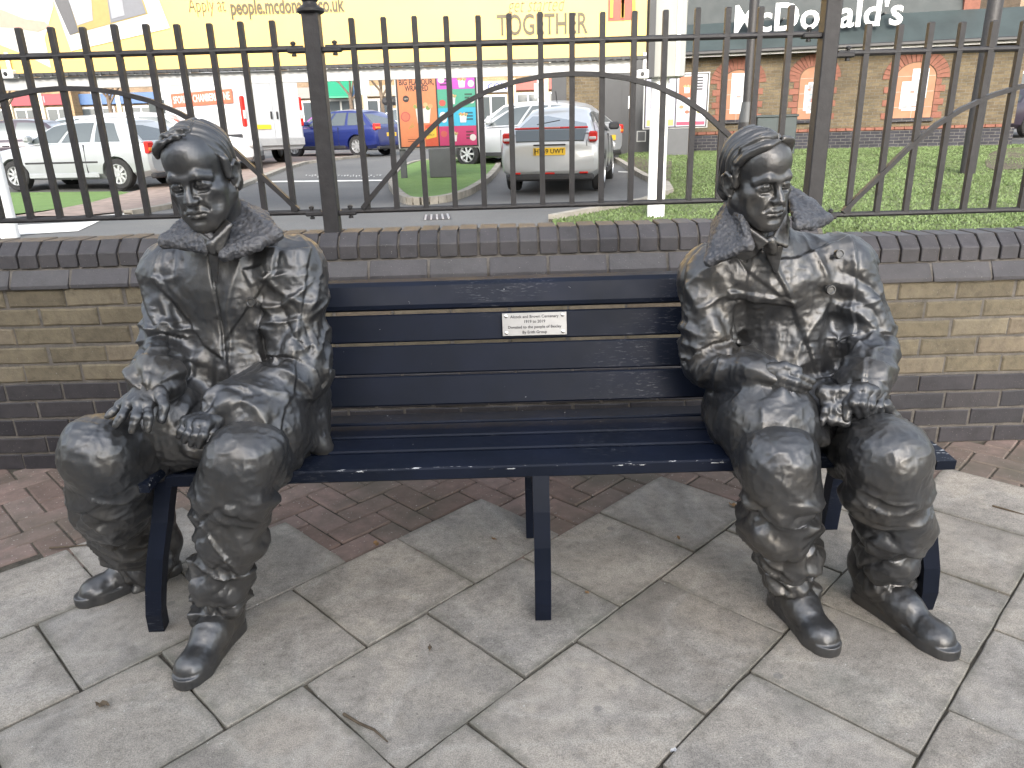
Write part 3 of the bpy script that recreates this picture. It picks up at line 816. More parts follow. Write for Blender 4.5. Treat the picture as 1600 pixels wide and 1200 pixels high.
def hair_obj(W,R,s,parent,locks,seed,side):
    it=[(ell(W(0,-.020,.047),[.0790*s,.1035*s,.0890*s],R),0)]
    # keep only what lies above the hair line
    p0=W(0,.078,.093); nrm=R@np.array([0,-.60,.80]); nrm=nrm/np.linalg.norm(nrm)
    lo,hi=bounds([it[0][0]],.06)
    it.append((halfspace(p0,-nrm,lo,hi),0,'i'))
    for lk in locks:
        pp=[(np.array(a),r) for a,r in lk]; fine_=[]
        for i in range(len(pp)-1):
            p0_,p1_,p2_,p3_=pp[max(i-1,0)],pp[i],pp[i+1],pp[min(i+2,len(pp)-1)]
            for u in (0,.25,.5,.75):
                h=lambda j:.5*(2*p1_[j]+(p2_[j]-p0_[j])*u+(2*p0_[j]-5*p1_[j]+4*p2_[j]-p3_[j])*u*u+(3*p1_[j]-p0_[j]-3*p2_[j]+p3_[j])*u**3)
                fine_.append((h(0),h(1)))
        fine_.append(pp[-1])
        it.append((chain([W(*a) for a,r in fine_],[r*s for a,r in fine_]),.016*s))
    for x in(-1,1):                                                        # sideburns and nape
        it.append((cone(W(x*.075,.012,.04),W(x*.0745,.012,.000),.009*s,.006*s),.01*s))
        it.append((ell(W(x*.030,-.080,-.02),[.035*s,.022*s,.05*s],R),.025*s))
    for x in (-1,1):                                                       # receding temples
        if x==-side: it.append((ell(W(x*.064,.062,.052),[.022*s,.030*s,.026*s],R),.010*s,'s'))
        else: it.append((ell(W(x*.060,.066,.060),[.024*s,.032*s,.028*s],R),.010*s,'s'))
    F=field(it,.0024); p,f=F.mesh(); p=relax(p,f,1,.4); n=vnormals(p,f)
    L=(p-np.array(W(0,0,0)))@R/s
    # strands run sideways from the parting over the crown, so grooves follow front-to-back position
    part=.018*side; q=np.abs(L[:,0]-part)
    c=L[:,1]-.35*np.maximum(L[:,2]-.05,0)+q*q*3.2
    fl=vn(L*17+seed)*2-1
    g=(1-np.abs(np.sin(c*95+fl*1.6)))*.0042+(1-np.abs(np.sin(c*230+fl*3.3+q*20)))*.0022
    g-=.006*np.exp(-((L[:,0]-part-.004*np.sin(L[:,1]*60))/.0035)**2)*(L[:,2]>.06)*(L[:,1]>-.05)
    p=p+n*(g-.0015+.004*(fbm(L*30+seed,2)-.5))[:,None]
    return np_obj('hair',p,f,M['bronze'],parent)
def hand_items(h,sc=1.0):
    it=[]; w_=V3(h['wrist']); m=[V3(q) for q in h['mcp']]
    for q in m: it.append((cone(w_,q,.021*sc,.0125*sc),.012))
    for a,b in zip(m,m[1:]): it.append((tri(w_,a,b,.0105*sc),.008))
    fs=[.0102,.0105,.0100,.0090]
    for k,(a,b,c) in enumerate(zip(m,h['pip'],h['tip'])):
        r=fs[k]*sc; b=V3(b);c=V3(c); mid=b+(c-b)*.5
        it.append((ell(a,[r*1.25]*3),.006))
        it.append((cone(a,b,r*1.08,r),.004)); it.append((ell(b,[r*1.1]*3),.003))
        it.append((cone(b,mid,r*.98,r*.92),.003)); it.append((cone(mid,c,r*.94,r*.78),.003))
    t=[V3(q) for q in h['thumb']]
    it.append((cone(w_,t[0],.019*sc,.017*sc),.012)); it.append((cone(t[0],t[1],.0155*sc,.0125*sc),.006)); it.append((cone(t[1],t[2],.0120*sc,.0098*sc),.004))
    return it
def boot_obj(heel,toe,ankle,shaft,parent,seed,wid=.048):
    heel=V3(heel);toe=V3(toe);ankle=V3(ankle);shaft=V3(shaft)
    d=toe-heel; d[2]=0; L=float(np.linalg.norm(d)); d/=L; sd_=np.array([-d[1],d[0],0])
    def Q(t,s_,z): return heel+d*(t*L)+sd_*s_+np.array([0,0,z])
    up=[]
    up.append((cone(Q(.12,0,.048),Q(.45,0,.050),.036,.037),0))
    up.append((cone(Q(.45,0,.048),Q(.82,0,.028),.037,.029),.03))
    up.append((ell(Q(.80,0,.030),[.042,.044,.030]),.03))
    up.append((cone(Q(.14,0,.06),ankle,.037,.041),.03))
    up.append((cone(ankle,shaft,.041,.050),.03))
    up.append((cone(Q(.5,0,.060),ankle,.030,.037),.04))
    lo,hi=bounds([q[0] for q in up])
    F=field(up,.0034)
    F.put(halfspace((0,0,.022),(0,0,-1),lo-.05,hi+.05),0,'i')
    sole=[]
    for a,b,ra,rb in ((.10,.30,.036,.033),(.30,.5,.033,.035),(.5,.78,.035,.044),(.78,.88,.044,.037)):
        A,B=Q(a,0,0),Q(b,0,0)
        def fn(X,Y,Z,A=A,B=B,ra=ra,rb=rb,z1=.026):
            e=B-A; x,y=X-A[0],Y-A[1]; t=np.clip((x*e[0]+y*e[1])/(e[0]**2+e[1]**2),0,1)
            q=np.sqrt((x-t*e[0])**2+(y-t*e[1])**2)-(ra+(rb-ra)*t); h=np.abs(Z-z1/2)-z1/2
            return np.maximum(q,h)-.002+0*Z
        R=.06; sole.append((fn,np.minimum(A,B)-R,np.maximum(A,B)+[R,R,.03]))
    for q in sole: F.put(q,.003)
    p,f=F.mesh(); p=relax(p,f,1,.5); n=vnormals(p,f)
    al=(p-heel)@d/L
    creases=np.exp(-((al-.58)/.16)**2)*(p[:,2]>.035)
    g=creases*.0035*(ridge(np.stack([al*9+vn(p*14)*1.2,p@sd_*6,p[:,2]*8],1))**2-.4)
    up_=np.clip((p[:,2]-.09)/.05,0,1)
    g+=up_*.004*(ridge(np.stack([p[:,2]*24+vn(p*10)*1.5,p[:,0]*8,p[:,1]*8],1))-.5)
    g+=.003*(fbm(p*24+seed,3)-.5)+.0016*(fbm(p*70+seed,2)-.5)
    p=p+n*(g*(p[:,2]>.004))[:,None]; p[:,2]=np.maximum(p[:,2],.0005)
    return np_obj('boot',p,f,M['bronze'],parent)
def slab_obj(name,tris,th,mat,parent,amp,seed,k=.012,st=.003,fr=60,extra=()):
    "thick flap made of triangles"
    it=[(tri(*t,th),k) for t in tris]+list(extra)
    F=field(it,st); p,f=F.mesh(); p=relax(p,f,2,.5); n=vnormals(p,f)
    g=amp*(fbm(p*fr+seed,2)-.5)*2+amp*.6*(ridge(p*fr*1.7+seed)-.5)
    return np_obj(name,p+n*g[:,None],f,mat,parent)
def button_obj(c,nrm,r,parent):
    nrm=Vector(nrm).normalized(); a=nrm.cross(Vector((0,0,1))).normalized(); b=a.cross(nrm); c=Vector(c)
    mb_=MB(); prof=[(0,.0025),(r*.55,.0022),(r*.72,.0045),(r*.92,.0045),(r,.002),(r,-.008)]; n=18; vs=[]
    for q,h in prof:
        for k in range(n):
            t=2*math.pi*k/n; vs.append(c+a*q*math.cos(t)+b*q*math.sin(t)+nrm*h)
    mb_.add(vs,[(i*n+k,i*n+(k+1)%n,(i+1)*n+(k+1)%n,(i+1)*n+k) for i in range(5) for k in range(n)])
    return mb_.build('coat_button',M['bronze'],parent,smooth=True)
def statue(S):
    root=tag(empty('bronze_statue',S['loc']),S['label'],'statue','bronze statues sitting on the bench')
    W,R=head_frame(S['head'],R_(S['yaw']),R_(S['pitch']),R_(S['roll']),S['hs']); s=S['hs']
    # --- body: head, neck, trunk, limbs and hands in one surface
    it=head_items(W,R,s,0)
    body=[]
    nb=W(0,-.045,-.17)
    ch,be,pe=[V3(q) for q in S['spine']]
    body+=[(cone(nb,ch,.06,.11),.03),(cone(ch,be,.11,.11),.03),(cone(be,pe,.11,.12),.03)]
    for a in S['arms']:
        q=a['pts']; body+=[(cone(ch,q[0],.07,.045),.03),(cone(q[0],q[1],.043,.036),.02),(cone(q[1],a['hand']['wrist'],.036,.024),.015)]
    for l in S['legs']:
        q=l['pts']; body+=[(cone(pe,q[0],.09,.07),.03),(cone(q[0],q[1],.07,.05),.02)]
        for a,b in zip(q[1:],q[2:]): body.append((cone(a,b,.045,.035),.02))
    hands=[]
    for a in S['arms']: hands+=hand_items(a['hand'],S.get('handscale',1.0))
    allit=body+it+hands
    hl,hh=bounds([i[0] for i in it if len(i)<3],.006)
    fine=[[],[],[]]
    for q in range(3):
        fine[q].append((float(hl[q]),float(hh[q]),.0021 if q!=2 else .002))
    for a in S['arms']:
        l,h=bounds([i[0] for i in hand_items(a['hand'],S.get('handscale',1.0))],.004)
        for q in range(3): fine[q].append((float(l[q]),float(h[q]),.0026))
    # order: trunk first so that carving of the face does not touch it
    F=field(allit,.011,fine); p,f=F.mesh(); n=vnormals(p,f)
    L=(p-np.array(W(0,0,0)))@R/s
    hd=(np.abs(L[:,2])<.14)&(np.abs(L[:,0])<.12)&(np.abs(L[:,1])<.14)
    g=np.where(hd,.0020*(fbm(p*36+S['seed'],2)-.5)+.0004*(ridge(p*110)-.5),.0022*(fbm(p*60+S['seed'],2)-.5)+.0014*(ridge(p*95)-.5))
    p=p+n*g[:,None]
    np_obj('body',p,f,M['bronze'],root)
    hair_obj(W,R,s,root,S['locks'](W),S['seed'],S['side'])
    # --- coat
    ci=[]; segs=[]
    c0=S['coat']
    for c,r in c0['ells']: ci.append((ell(c,r),.05))
    for a,b,ra,rb in c0['cones']: ci.append((cone(a,b,ra,rb),.045))
    sleeves=[]
    for a in S['arms']:
        q=a['pts']; r=a['r']
        sl=[(chain(q,r),.03)]
        sleeves+=sl; segs+=[(q[i],q[i+1]) for i in range(len(q)-1)]
        # turned cuff
        d=(V3(q[-1])-V3(q[-2])); d/=np.linalg.norm(d)
        sleeves.append((cone(V3(q[-1])-d*.045,V3(q[-1])-d*.005,r[-1]+.005,r[-1]+.008),.003))
        sleeves.append((cone(V3(q[-1])-d*.01,V3(q[-1])+d*.03,r[-1]-.006,r[-1]-.012),.003))
    ci+=sleeves
    for t,th in c0['flaps']: ci.append((tri(*t,th),.02))
    for a,b,r in c0.get('grooves',[]): ci.append((cone(a,b,r,r),.010,'s'))
    for a,b,r in c0.get('ridges',[]): ci.append((cone(V3(a)+[0,r*.55,0],V3(b)+[0,r*.55,0],r,r*.8),.03))
    for a,b,r in c0.get('cuts',[]): ci.append((cone(a,b,r,r*.6),.05,'s'))
    F=field(ci,.0042); p,f=F.mesh(); p=relax(p,f,2,.5); n=vnormals(p,f)
    # wrinkles: sleeves ring the arm, the body of the coat hangs in folds
    al,ang,sid,dist=seg_local(p,segs)
    arm=np.clip((.118-dist)/.03,0,1)
    ds=cloth(p,n,segs,amp=.018,pitch=.072,seed=S['seed'],tw=1.6)
    q=np.stack([p[:,0]*15+vn(p*6)*2.2,p[:,1]*9,p[:,2]*4.2+p[:,0]*5*S['drape']],1)
    db=.0135*(ridge(q+S['seed'])**2.2-.3)+.006*(fbm(p*7+S['seed'],2)-.5)
    q=np.stack([p[:,0]*34+vn(p*13)*2.0,p[:,1]*20,p[:,2]*13-p[:,0]*9],1)
    db+=.0028*(ridge(q+9)**2-.3)+.0034*(fbm(p*40,2)-.5)+.0022*(ridge(p*64)**2-.3)
    low=np.clip((S['calm']-p[:,2])/.15,.45,1.0)
    g=ds*arm+db*(1-arm)*low
    front=np.clip(-n[:,1]*1.6,0,1)
    for poly,h,e in c0.get('plates',[]):
        sdv=inpoly(p[:,0],p[:,2],[(a[0],a[2]) for a in poly])
        g=g+h*np.clip(.5-sdv/e,0,1)*front*(p[:,1]<S['plate_y'])
    p=p+n*g[:,None]
    np_obj('coat',p,f,M['bronze'],root)
    # --- trousers
    for li,l in enumerate(S['legs']):
        q=l['pts']; r=l['r']
        # the cloth sags in thick folds between knee and boot
        rj=random.Random(int(S['seed']*10)+li); qq=[q[0],q[1]]; r2=[r[0],r[1]]; N=9
        for k in range(1,N+1):
            t_=k/N*(len(q)-2); i0=min(int(t_),len(q)-3); fr=t_-i0
            pt=V3(q[1+i0])*(1-fr)+V3(q[2+i0])*fr; rr=r[1+i0]*(1-fr)+r[2+i0]*fr
            w_=.004+.008*math.sin(math.pi*min(1,k/N*.95))
            qq.append(Vector(pt)+Vector((rj.uniform(-1,1)*.009,rj.uniform(-1,.4)*.008,rj.uniform(-1,1)*.006))); r2.append(rr+(w_ if k%2 else -w_*.75))
        ti=[(chain(qq,r2),0)]
        for c,rr in l.get('bulges',[]): ti.append((ell(c,rr),.03))
        for a,b,rr in l.get('ridges',[]): ti.append((cone(a,b,rr,rr*.6),.02))
        F=field(ti,.0042); p,f=F.mesh(); p=relax(p,f,4,.5); n=vnormals(p,f)
        sg=[(q[i],q[i+1]) for i in range(len(q)-1)]
        al,ang,sid,dist=seg_local(p,sg)
        Lk=np.linalg.norm(V3(q[1])-V3(q[0]))
        kd=np.linalg.norm(p-V3(q[1]),axis=1); ck=np.clip((kd-.085)/.09,0,1)*np.where(sid==0,.6,1.0)
        ck=np.maximum(ck,np.clip((float(q[1][2])-.045-p[:,2])/.05,0,1))
        g=cloth(p,n,sg,amp=.021,pitch=.058,seed=S['seed']*2+li*7,tw=1.5,ring=ck)
        # creases that fan out under the knee
        v=ridge(np.stack([p[:,0]*11+vn(p*9)*1.6,p[:,1]*6,p[:,2]*13+p[:,0]*9],1)+S['seed'])**2
        g+=.014*(v-.3)*np.clip(1.4-np.abs(p[:,2]-float(q[1][2])+.03)/.11,0,1)*(.35+.65*ck)
        p=p+n*g[:,None]
        np_obj('trouser_leg',p,f,M['bronze'],root)
        boot_obj(l['heel'],l['toe'],l['ankle'],l['shaft'],root,S['seed']+li)
    # --- collar, shirt, tie
    for k,(tr,th) in enumerate(S['collar']): slab_obj('fleece_collar',tr,th,M['fleece'],root,.0035,S['seed']+k,fr=85)
    slab_obj('shirt_collar',S['shirt'],.0045,M['bronze'],root,.0012,S['seed'],k=.006,st=.0026)
    slab_obj('necktie',S['tie'],.006,M['bronze'],root,.0015,S['seed'],k=.012,st=.0026,extra=S['knot'])
    for c,nr,r in S['buttons']: button_obj(c,nr,r,root)
    for nm,items,amp in S.get('extra',[]):
        F=field(items,.003); p,f=F.mesh(); n=vnormals(p,f)
        p=p+n*(amp*(fbm(p*45,2)-.5)*2+amp*(ridge(p*60)-.5))[:,None]; np_obj(nm,p,f,M['bronze'],root)
    return root
# ------------------------------------------------------------------ left statue
def T(*pts): return tuple(P(*q) for q in pts)
hR=dict(wrist=P(238,600,1.68),mcp=[P(231,634,1.615),P(216,631,1.61),P(201,631,1.615),P(189,633,1.625)],
        pip=[P(232,652,1.585),P(213,652,1.58),P(191,650,1.587),P(177,643,1.605)],tip=[P(231,672,1.575),P(206,673,1.568),P(181,664,1.575),P(168,651,1.595)],
        thumb=[P(250,614,1.645),P(257,636,1.615),P(253,656,1.60)])
hL=dict(wrist=P(350,643,1.68),mcp=[P(322,664,1.605),P(311,664,1.608),P(300,662,1.615),P(290,658,1.625)],
        pip=[P(318,681,1.580),P(306,681,1.583),P(294,678,1.592),P(284,674,1.606)],tip=[P(311,697,1.585),P(299,694,1.588),P(288,689,1.597),P(279,683,1.612)],
        thumb=[P(340,658,1.64),P(331,676,1.615),P(324,690,1.60)])
def locks1(W):
    L=[[((.020,.060,.118),.004),((-.014,.070,.113),.006),((-.042,.068,.104),.008),((-.066,.052,.090),.0085),((-.081,.026,.070),.006)],
       [((.012,.040,.126),.006),((-.03,.044,.118),.009),((-.064,.030,.098),.008)]]
    return L
S1=dict(loc=(-.72,1.93,.45),label='bronze statue at the left bench end, head turned aside, bare hand spread on its knee',seed=2.0,
  head=P(317,277,1.845),yaw=-4,pitch=13,roll=5,hs=.94,side=1,locks=locks1,drape=1.0,calm=1.0,plate_y=1.93,
  spine=[P(365,460,1.97),P(365,570,1.97),P(365,650,1.95)],
  arms=[dict(pts=[P(276,438,1.95),P(263,548,1.885),P(241,594,1.705)],r=[.074,.064,.050],hand=hR),
        dict(pts=[P(462,432,1.95),P(470,580,1.86),P(360,640,1.70)],r=[.078,.076,.052],hand=hL)],
  legs=[dict(pts=[P(300,670,1.93),P(163,712,1.63),P(176,790,1.70),P(218,862,1.89),P(236,895,1.935)],r=[.115,.089,.086,.056,.050],
             bulges=[(P(150,700,1.62),[.07,.08,.075])],
             heel=(-1.045,1.99,0),toe=(-1.262,1.812,0),ankle=(-1.06,1.962,.11),shaft=(-1.055,1.945,.22)),
        dict(pts=[P(440,672,1.93),P(376,722,1.59),P(357,838,1.61),P(343,925,1.645),P(339,955,1.655)],r=[.115,.086,.076,.056,.049],
             bulges=[(P(392,700,1.60),[.078,.078,.05])],
             heel=(-.765,1.70,0),toe=(-.815,1.462,0),ankle=(-.772,1.672,.11),shaft=(-.765,1.655,.2))],
  coat=dict(
    ells=[(P(368,470,1.98),[.185,.125,.165]),(P(362,570,1.965),[.165,.135,.17]),(P(372,650,1.95),[.185,.145,.11])],
    cones=[(P(285,425,1.96),P(455,415,1.96),.078,.08),(P(350,390,1.94),P(355,430,1.95),.075,.10),
           (P(425,655,1.92),P(408,672,1.74),.135,.118),(P(330,655,1.9),P(268,668,1.76),.115,.105),(P(340,668,1.86),P(322,690,1.72),.09,.05),(P(478,600,1.93),P(480,672,1.90),.055,.048)],
    flaps=[(T((455,640,1.80),(505,700,1.84),(500,620,1.90)),.014),(T((455,640,1.80),(505,700,1.84),(440,676,1.72)),.012),(T((270,650,1.74),(300,705,1.66),(360,700,1.70)),.012)],
    grooves=[(P(327,398,1.815),P(338,470,1.815),.010),(P(338,470,1.815),P(350,540,1.80),.011),(P(350,540,1.80),P(358,600,1.80),.012),(P(357,600,1.80),P(350,630,1.76),.011)],
    cuts=[(P(425,560,1.80),P(440,500,1.83),.020),(P(285,560,1.80),P(310,600,1.78),.014)],
    plates=[([P(240,385,1.84),P(322,392,1.84),P(338,470,1.84),P(350,560,1.84),P(318,540,1.84),P(270,480,1.84),P(236,440,1.84)],.010,.004),([P(330,398,1.84),P(432,372,1.84),P(425,432,1.84),P(388,470,1.84),P(350,535,1.84),P(340,470,1.84)],.008,.004),([P(332,398,1.84),P(470,398,1.84),P(470,640,1.84),P(372,640,1.84),P(352,540,1.84),P(342,470,1.84)],.009,.004),
            ([P(372,425,1.84),P(405,420,1.84),P(420,440,1.84),P(385,448,1.84)],.004,.004)]),
  collar=[([T((328,372,1.80),(300,340,1.88),(258,378,1.83)),T((328,372,1.80),(258,378,1.83),(322,388,1.79)),T((300,340,1.88),(258,378,1.83),(290,350,1.93))],.013),
          ([T((370,320,1.93),(352,398,1.79),(430,366,1.83)),T((370,320,1.93),(430,366,1.83),(410,335,1.93)),T((352,398,1.79),(430,366,1.83),(400,385,1.80))],.014),
          ([T((370,320,1.93),(400,335,1.96),(340,340,2.02)),T((300,340,1.90),(340,340,2.02),(290,350,1.95))],.016)],
  shirt=[T((312,362,1.80),(330,378,1.775),(322,398,1.785)),T((360,352,1.80),(332,380,1.775),(344,396,1.785)),T((360,352,1.80),(332,380,1.775),(348,340,1.83))],
  tie=[T((326,382,1.785),(340,382,1.785),(338,440,1.82))],knot=[(cone(P(331,381,1.78),P(333,392,1.783),.012,.009),.006)],
  buttons=[(P(392,472,1.832),(-.1,-1,.15),.0125)])
# ------------------------------------------------------------------ right statue
gR=dict(wrist=P(1190,588,1.74),mcp=[P(1222,581,1.690),P(1220,590,1.682),P(1217,599,1.684),P(1211,607,1.69)],
        pip=[P(1246,587,1.675),P(1243,597,1.668),P(1239,606,1.670),P(1231,613,1.68)],tip=[P(1269,596,1.685),P(1264,605,1.68),P(1257,612,1.685),P(1246,618,1.695)],
        thumb=[P(1206,578,1.70),P(1226,573,1.69),P(1247,579,1.685)])
gL=dict(wrist=P(1352,604,1.72),mcp=[P(1340,610,1.665),P(1352,609,1.66),P(1364,611,1.665),P(1376,616,1.675)],
        pip=[P(1334,629,1.640),P(1347,631,1.636),P(1360,633,1.64),P(1373,635,1.65)],tip=[P(1342,650,1.65),P(1354,652,1.648),P(1366,652,1.652),P(1378,650,1.66)],
        thumb=[P(1332,612,1.68),P(1324,632,1.655),P(1322,654,1.645)])
def locks2(W):
    L=[[((.022,.064,.114),.004),((-.006,.070,.113),.007),((-.038,.064,.104),.0095),((-.064,.042,.086),.009),((-.080,.014,.058),.006)],
       [((.02,.042,.126),.006),((-.03,.046,.120),.010),((-.066,.024,.094),.008)],
       [((.030,.060,.113),.005),((.046,.058,.108),.0085),((.064,.042,.092),.007),((.074,.020,.068),.005)]]
    return L
S2=dict(loc=(.68,1.93,.45),label='bronze statue at the right bench end, double breasted coat, gloved fists in its lap',seed=5.0,
  head=P(1182,282,1.87),yaw=19,pitch=9,roll=5,hs=.905,side=1,locks=locks2,drape=-.6,calm=1.05,plate_y=1.96,handscale=1.08,
  spine=[P(1218,460,1.99),P(1225,570,1.98),P(1235,650,1.96)],
  arms=[dict(pts=[P(1112,440,1.96),P(1107,562,1.90),P(1186,588,1.745)],r=[.078,.068,.050],hand=gR),
        dict(pts=[P(1318,425,1.96),P(1352,540,1.90),P(1352,600,1.74)],r=[.076,.068,.052],hand=gL)],
  legs=[dict(pts=[P(1180,672,1.93),P(1217,728,1.585),P(1222,815,1.625),P(1230,880,1.675),P(1238,928,1.70)],r=[.115,.086,.076,.056,.047],
             bulges=[(P(1220,705,1.60),[.08,.078,.05])],
             heel=(.715,1.745,0),toe=(.772,1.512,0),ankle=(.722,1.715,.11),shaft=(.718,1.70,.2)),
        dict(pts=[P(1315,660,1.93),P(1388,718,1.575),P(1392,815,1.645),P(1386,890,1.70),P(1383,925,1.725)],r=[.115,.089,.076,.058,.049],
             bulges=[(P(1392,695,1.59),[.078,.078,.05])],
             heel=(.948,1.762,0),toe=(1.062,1.482,0),ankle=(.955,1.74,.11),shaft=(.95,1.73,.2))],
  coat=dict(
    ells=[(P(1218,465,2.0),[.185,.125,.165]),(P(1225,565,1.985),[.17,.13,.17]),(P(1232,645,1.96),[.185,.14,.10])],
    cones=[(P(1120,428,1.97),P(1312,412,1.97),.08,.078),(P(1200,395,1.95),P(1205,430,1.96),.075,.10),
           (P(1180,645,1.92),P(1200,664,1.72),.138,.118),(P(1300,645,1.92),P(1318,652,1.80),.115,.10),(P(1260,640,1.86),P(1275,672,1.72),.07,.03)],
    flaps=[(T((1118,620,1.86),(1120,695,1.84),(1165,650,1.74)),.016),(T((1225,655,1.655),(1290,690,1.66),(1270,640,1.74)),.012),(T((1150,660,1.72),(1225,655,1.655),(1250,640,1.75)),.014)],
    grooves=[(P(1235,470,1.845),P(1258,545,1.83),.005),(P(1258,545,1.83),P(1278,602,1.80),.006)],
    cuts=[(P(1150,470,1.84),P(1140,560,1.82),.014),(P(1316,480,1.86),P(1308,590,1.82),.016)],
    plates=[([P(1200,405,1.86),P(1246,405,1.86),P(1345,380,1.86),P(1330,610,1.86),P(1285,625,1.86),P(1262,545,1.86),P(1237,472,1.86)],.009,.004),
            ([P(1138,456,1.86),P(1215,462,1.86),P(1243,470,1.86),P(1240,480,1.86),P(1200,472,1.86),P(1140,470,1.86)],.006,.004),
            ([P(1150,400,1.86),P(1172,425,1.86),P(1240,478,1.86),P(1212,410,1.86),P(1180,370,1.86)],.006,.004)]),
  collar=[([T((1142,318,1.93),(1108,408,1.84),(1170,384,1.80)),T((1142,318,1.93),(1170,384,1.80),(1160,340,1.84)),T((1142,318,1.93),(1108,408,1.84),(1118,350,1.98))],.011),
          ([T((1232,298,1.95),(1246,352,1.81),(1293,342,1.86)),T((1232,298,1.95),(1293,342,1.86),(1268,315,1.96)),T((1246,352,1.81),(1293,342,1.86),(1270,356,1.83))],.0085),
          ([T((1232,298,1.95),(1262,318,1.98),(1195,330,2.04)),T((1142,318,1.93),(1195,330,2.04),(1120,352,2.0))],.016)],
  shirt=[T((1160,350,1.84),(1198,378,1.805),(1186,388,1.812)),T((1160,350,1.84),(1198,378,1.805),(1170,345,1.86)),T((1226,330,1.86),(1208,376,1.805),(1228,384,1.815)),T((1226,330,1.86),(1232,345,1.86),(1228,384,1.815))],
  tie=[T((1196,386,1.822),(1220,384,1.822),(1212,425,1.845))],knot=[(cone(P(1205,377,1.812),P(1207,392,1.818),.014,.010),.008)],
  buttons=[(P(1312,397,1.862),(.15,-1,.25),.0125),(P(1298,453,1.845),(.1,-1,.1),.0125)],
  extra=[('held_gloves',[(tri(*T((1285,612,1.69),(1325,612,1.68),(1300,655,1.66)),.014),.01),(tri(*T((1325,612,1.68),(1300,655,1.66),(1322,660,1.65)),.012),.01),
        (cone(P(1285,612,1.69),P(1340,606,1.68),.010,.012),.01),(cone(P(1290,640,1.66),P(1283,662,1.655),.010,.008),.008),(cone(P(1380,630,1.67),P(1402,655,1.68),.014,.010),.01)],.005)])
statue(S1); statue(S2)
# ------------------------------------------------------------------ ground beyond the wall
def lerp_tab(y,tab):
    for (a,za),(b,zb) in zip(tab,tab[1:]):
        if y<=b: return za+(zb-za)*max(0,(y-a))/(b-a)
    return tab[-1][1]
CARZ=[(2.9,.14),(9,.2),(12.8,.25),(16,.29),(22,.54),(30,.70),(60,.92),(320,1.0)]
LAWZ=[(2.9,.16),(6,.2),(9,.24),(14,.42),(18,.57),(30,.85),(60,1.0),(320,1.05)]
def zg(x,y):
    t=min(1,max(0,(x-2.0)/1.6)); t=t*t*(3-2*t)
    return lerp_tab(y,CARZ)*(1-t)+lerp_tab(y,LAWZ)*t
def G(px,py,dz=0.0):
    y=12.0
    lo,hi=3.0,150.0
    for _ in range(50):
        m_=(lo+hi)/2; p=P(px,py,m_)
        if p.z>zg(p.x,p.y): lo=m_
        else: hi=m_
    p=P(px,py,(lo+hi)/2); return Vector((p.x,p.y,zg(p.x,p.y)+dz))
def _asphalt():
    t=NT('car_park_asphalt')
    n=t.noise(.35,5,.6); g=t.noise(60,3,.7)
    c=t.ramp(n,[(.3,(.075,.076,.078)),(.6,(.12,.12,.118)),(.8,(.15,.148,.14))])
    c=t.mix(.7,c,t.ramp(g,[(.3,(.6,.6,.6)),(.7,(1.3,1.3,1.28))]),'MULTIPLY')
    return t.set(base=c,rough=.8,normal=t.bump(g,.4,.01))
M['asphalt']=_asphalt()
def _turf(name,a,b,sc=3):
    t=NT(name); c=t.ramp(t.noise(sc,6,.65),[(.3,a),(.7,b)])
    c=t.mix(.8,c,t.ramp(t.noise(60,4,.7),[(.3,(.55,.55,.5)),(.7,(1.35,1.3,1.2))]),'MULTIPLY')
    return t.set(base=c,rough=.95,normal=t.bump(t.noise(70,4,.7),.8,.03))
M['turf']=_turf('artificial_turf',(.115,.21,.06),(.16,.27,.085))
M['lawn']=_turf('lawn_soil_grass',(.08,.105,.040),(.12,.155,.06),1.2)
M['soil']=_turf('bare_soil',(.06,.045,.035),(.13,.105,.085),2)
M['kerb']=plain('kerb_concrete',(.27,.25,.215),.9,0,.25,6,bump=.4,bscale=80)
M['strip']=plain('pink_paving',(.26,.20,.17),.9,0,.25,5,bump=.3,bscale=60)
M['redpave']=plain('red_block_paving',(.24,.10,.075),.9,0,.25,9,bump=.3)
M['road_paint']=plain('road_paint',(.66,.65,.62),.7,0,.15,5,bump=.2)
M['worn_paint']=plain('worn_road_paint',(.34,.34,.33),.8,0,.35,9,bump=.2)
ys=[2.99,4,6,7.5,9,10,11,12,12.8,14,15,16,17,18,19,20,22,24,27,30,40,60,110,200,320]
xs=[-320,-150,-80,-50,-35,-25,-18,-14,-11,-8,-6,-4,-2,-1,0,1,1.6,2,2.4,2.8,3.2,3.6,4.5,6,8,10,12,15,19,25,35,50,80,150,320]
m=MB(); ys=[2.985]+ys; m.add([(x,y,zg(x,y) if y>2.986 else -.08) for y in ys for x in xs],[(j*len(xs)+i,j*len(xs)+i+1,(j+1)*len(xs)+i+1,(j+1)*len(xs)+i) for j in range(len(ys)-1) for i in range(len(xs)-1)])
tag(m.build('car_park_ground',M['asphalt'],fix=False),kind='structure')
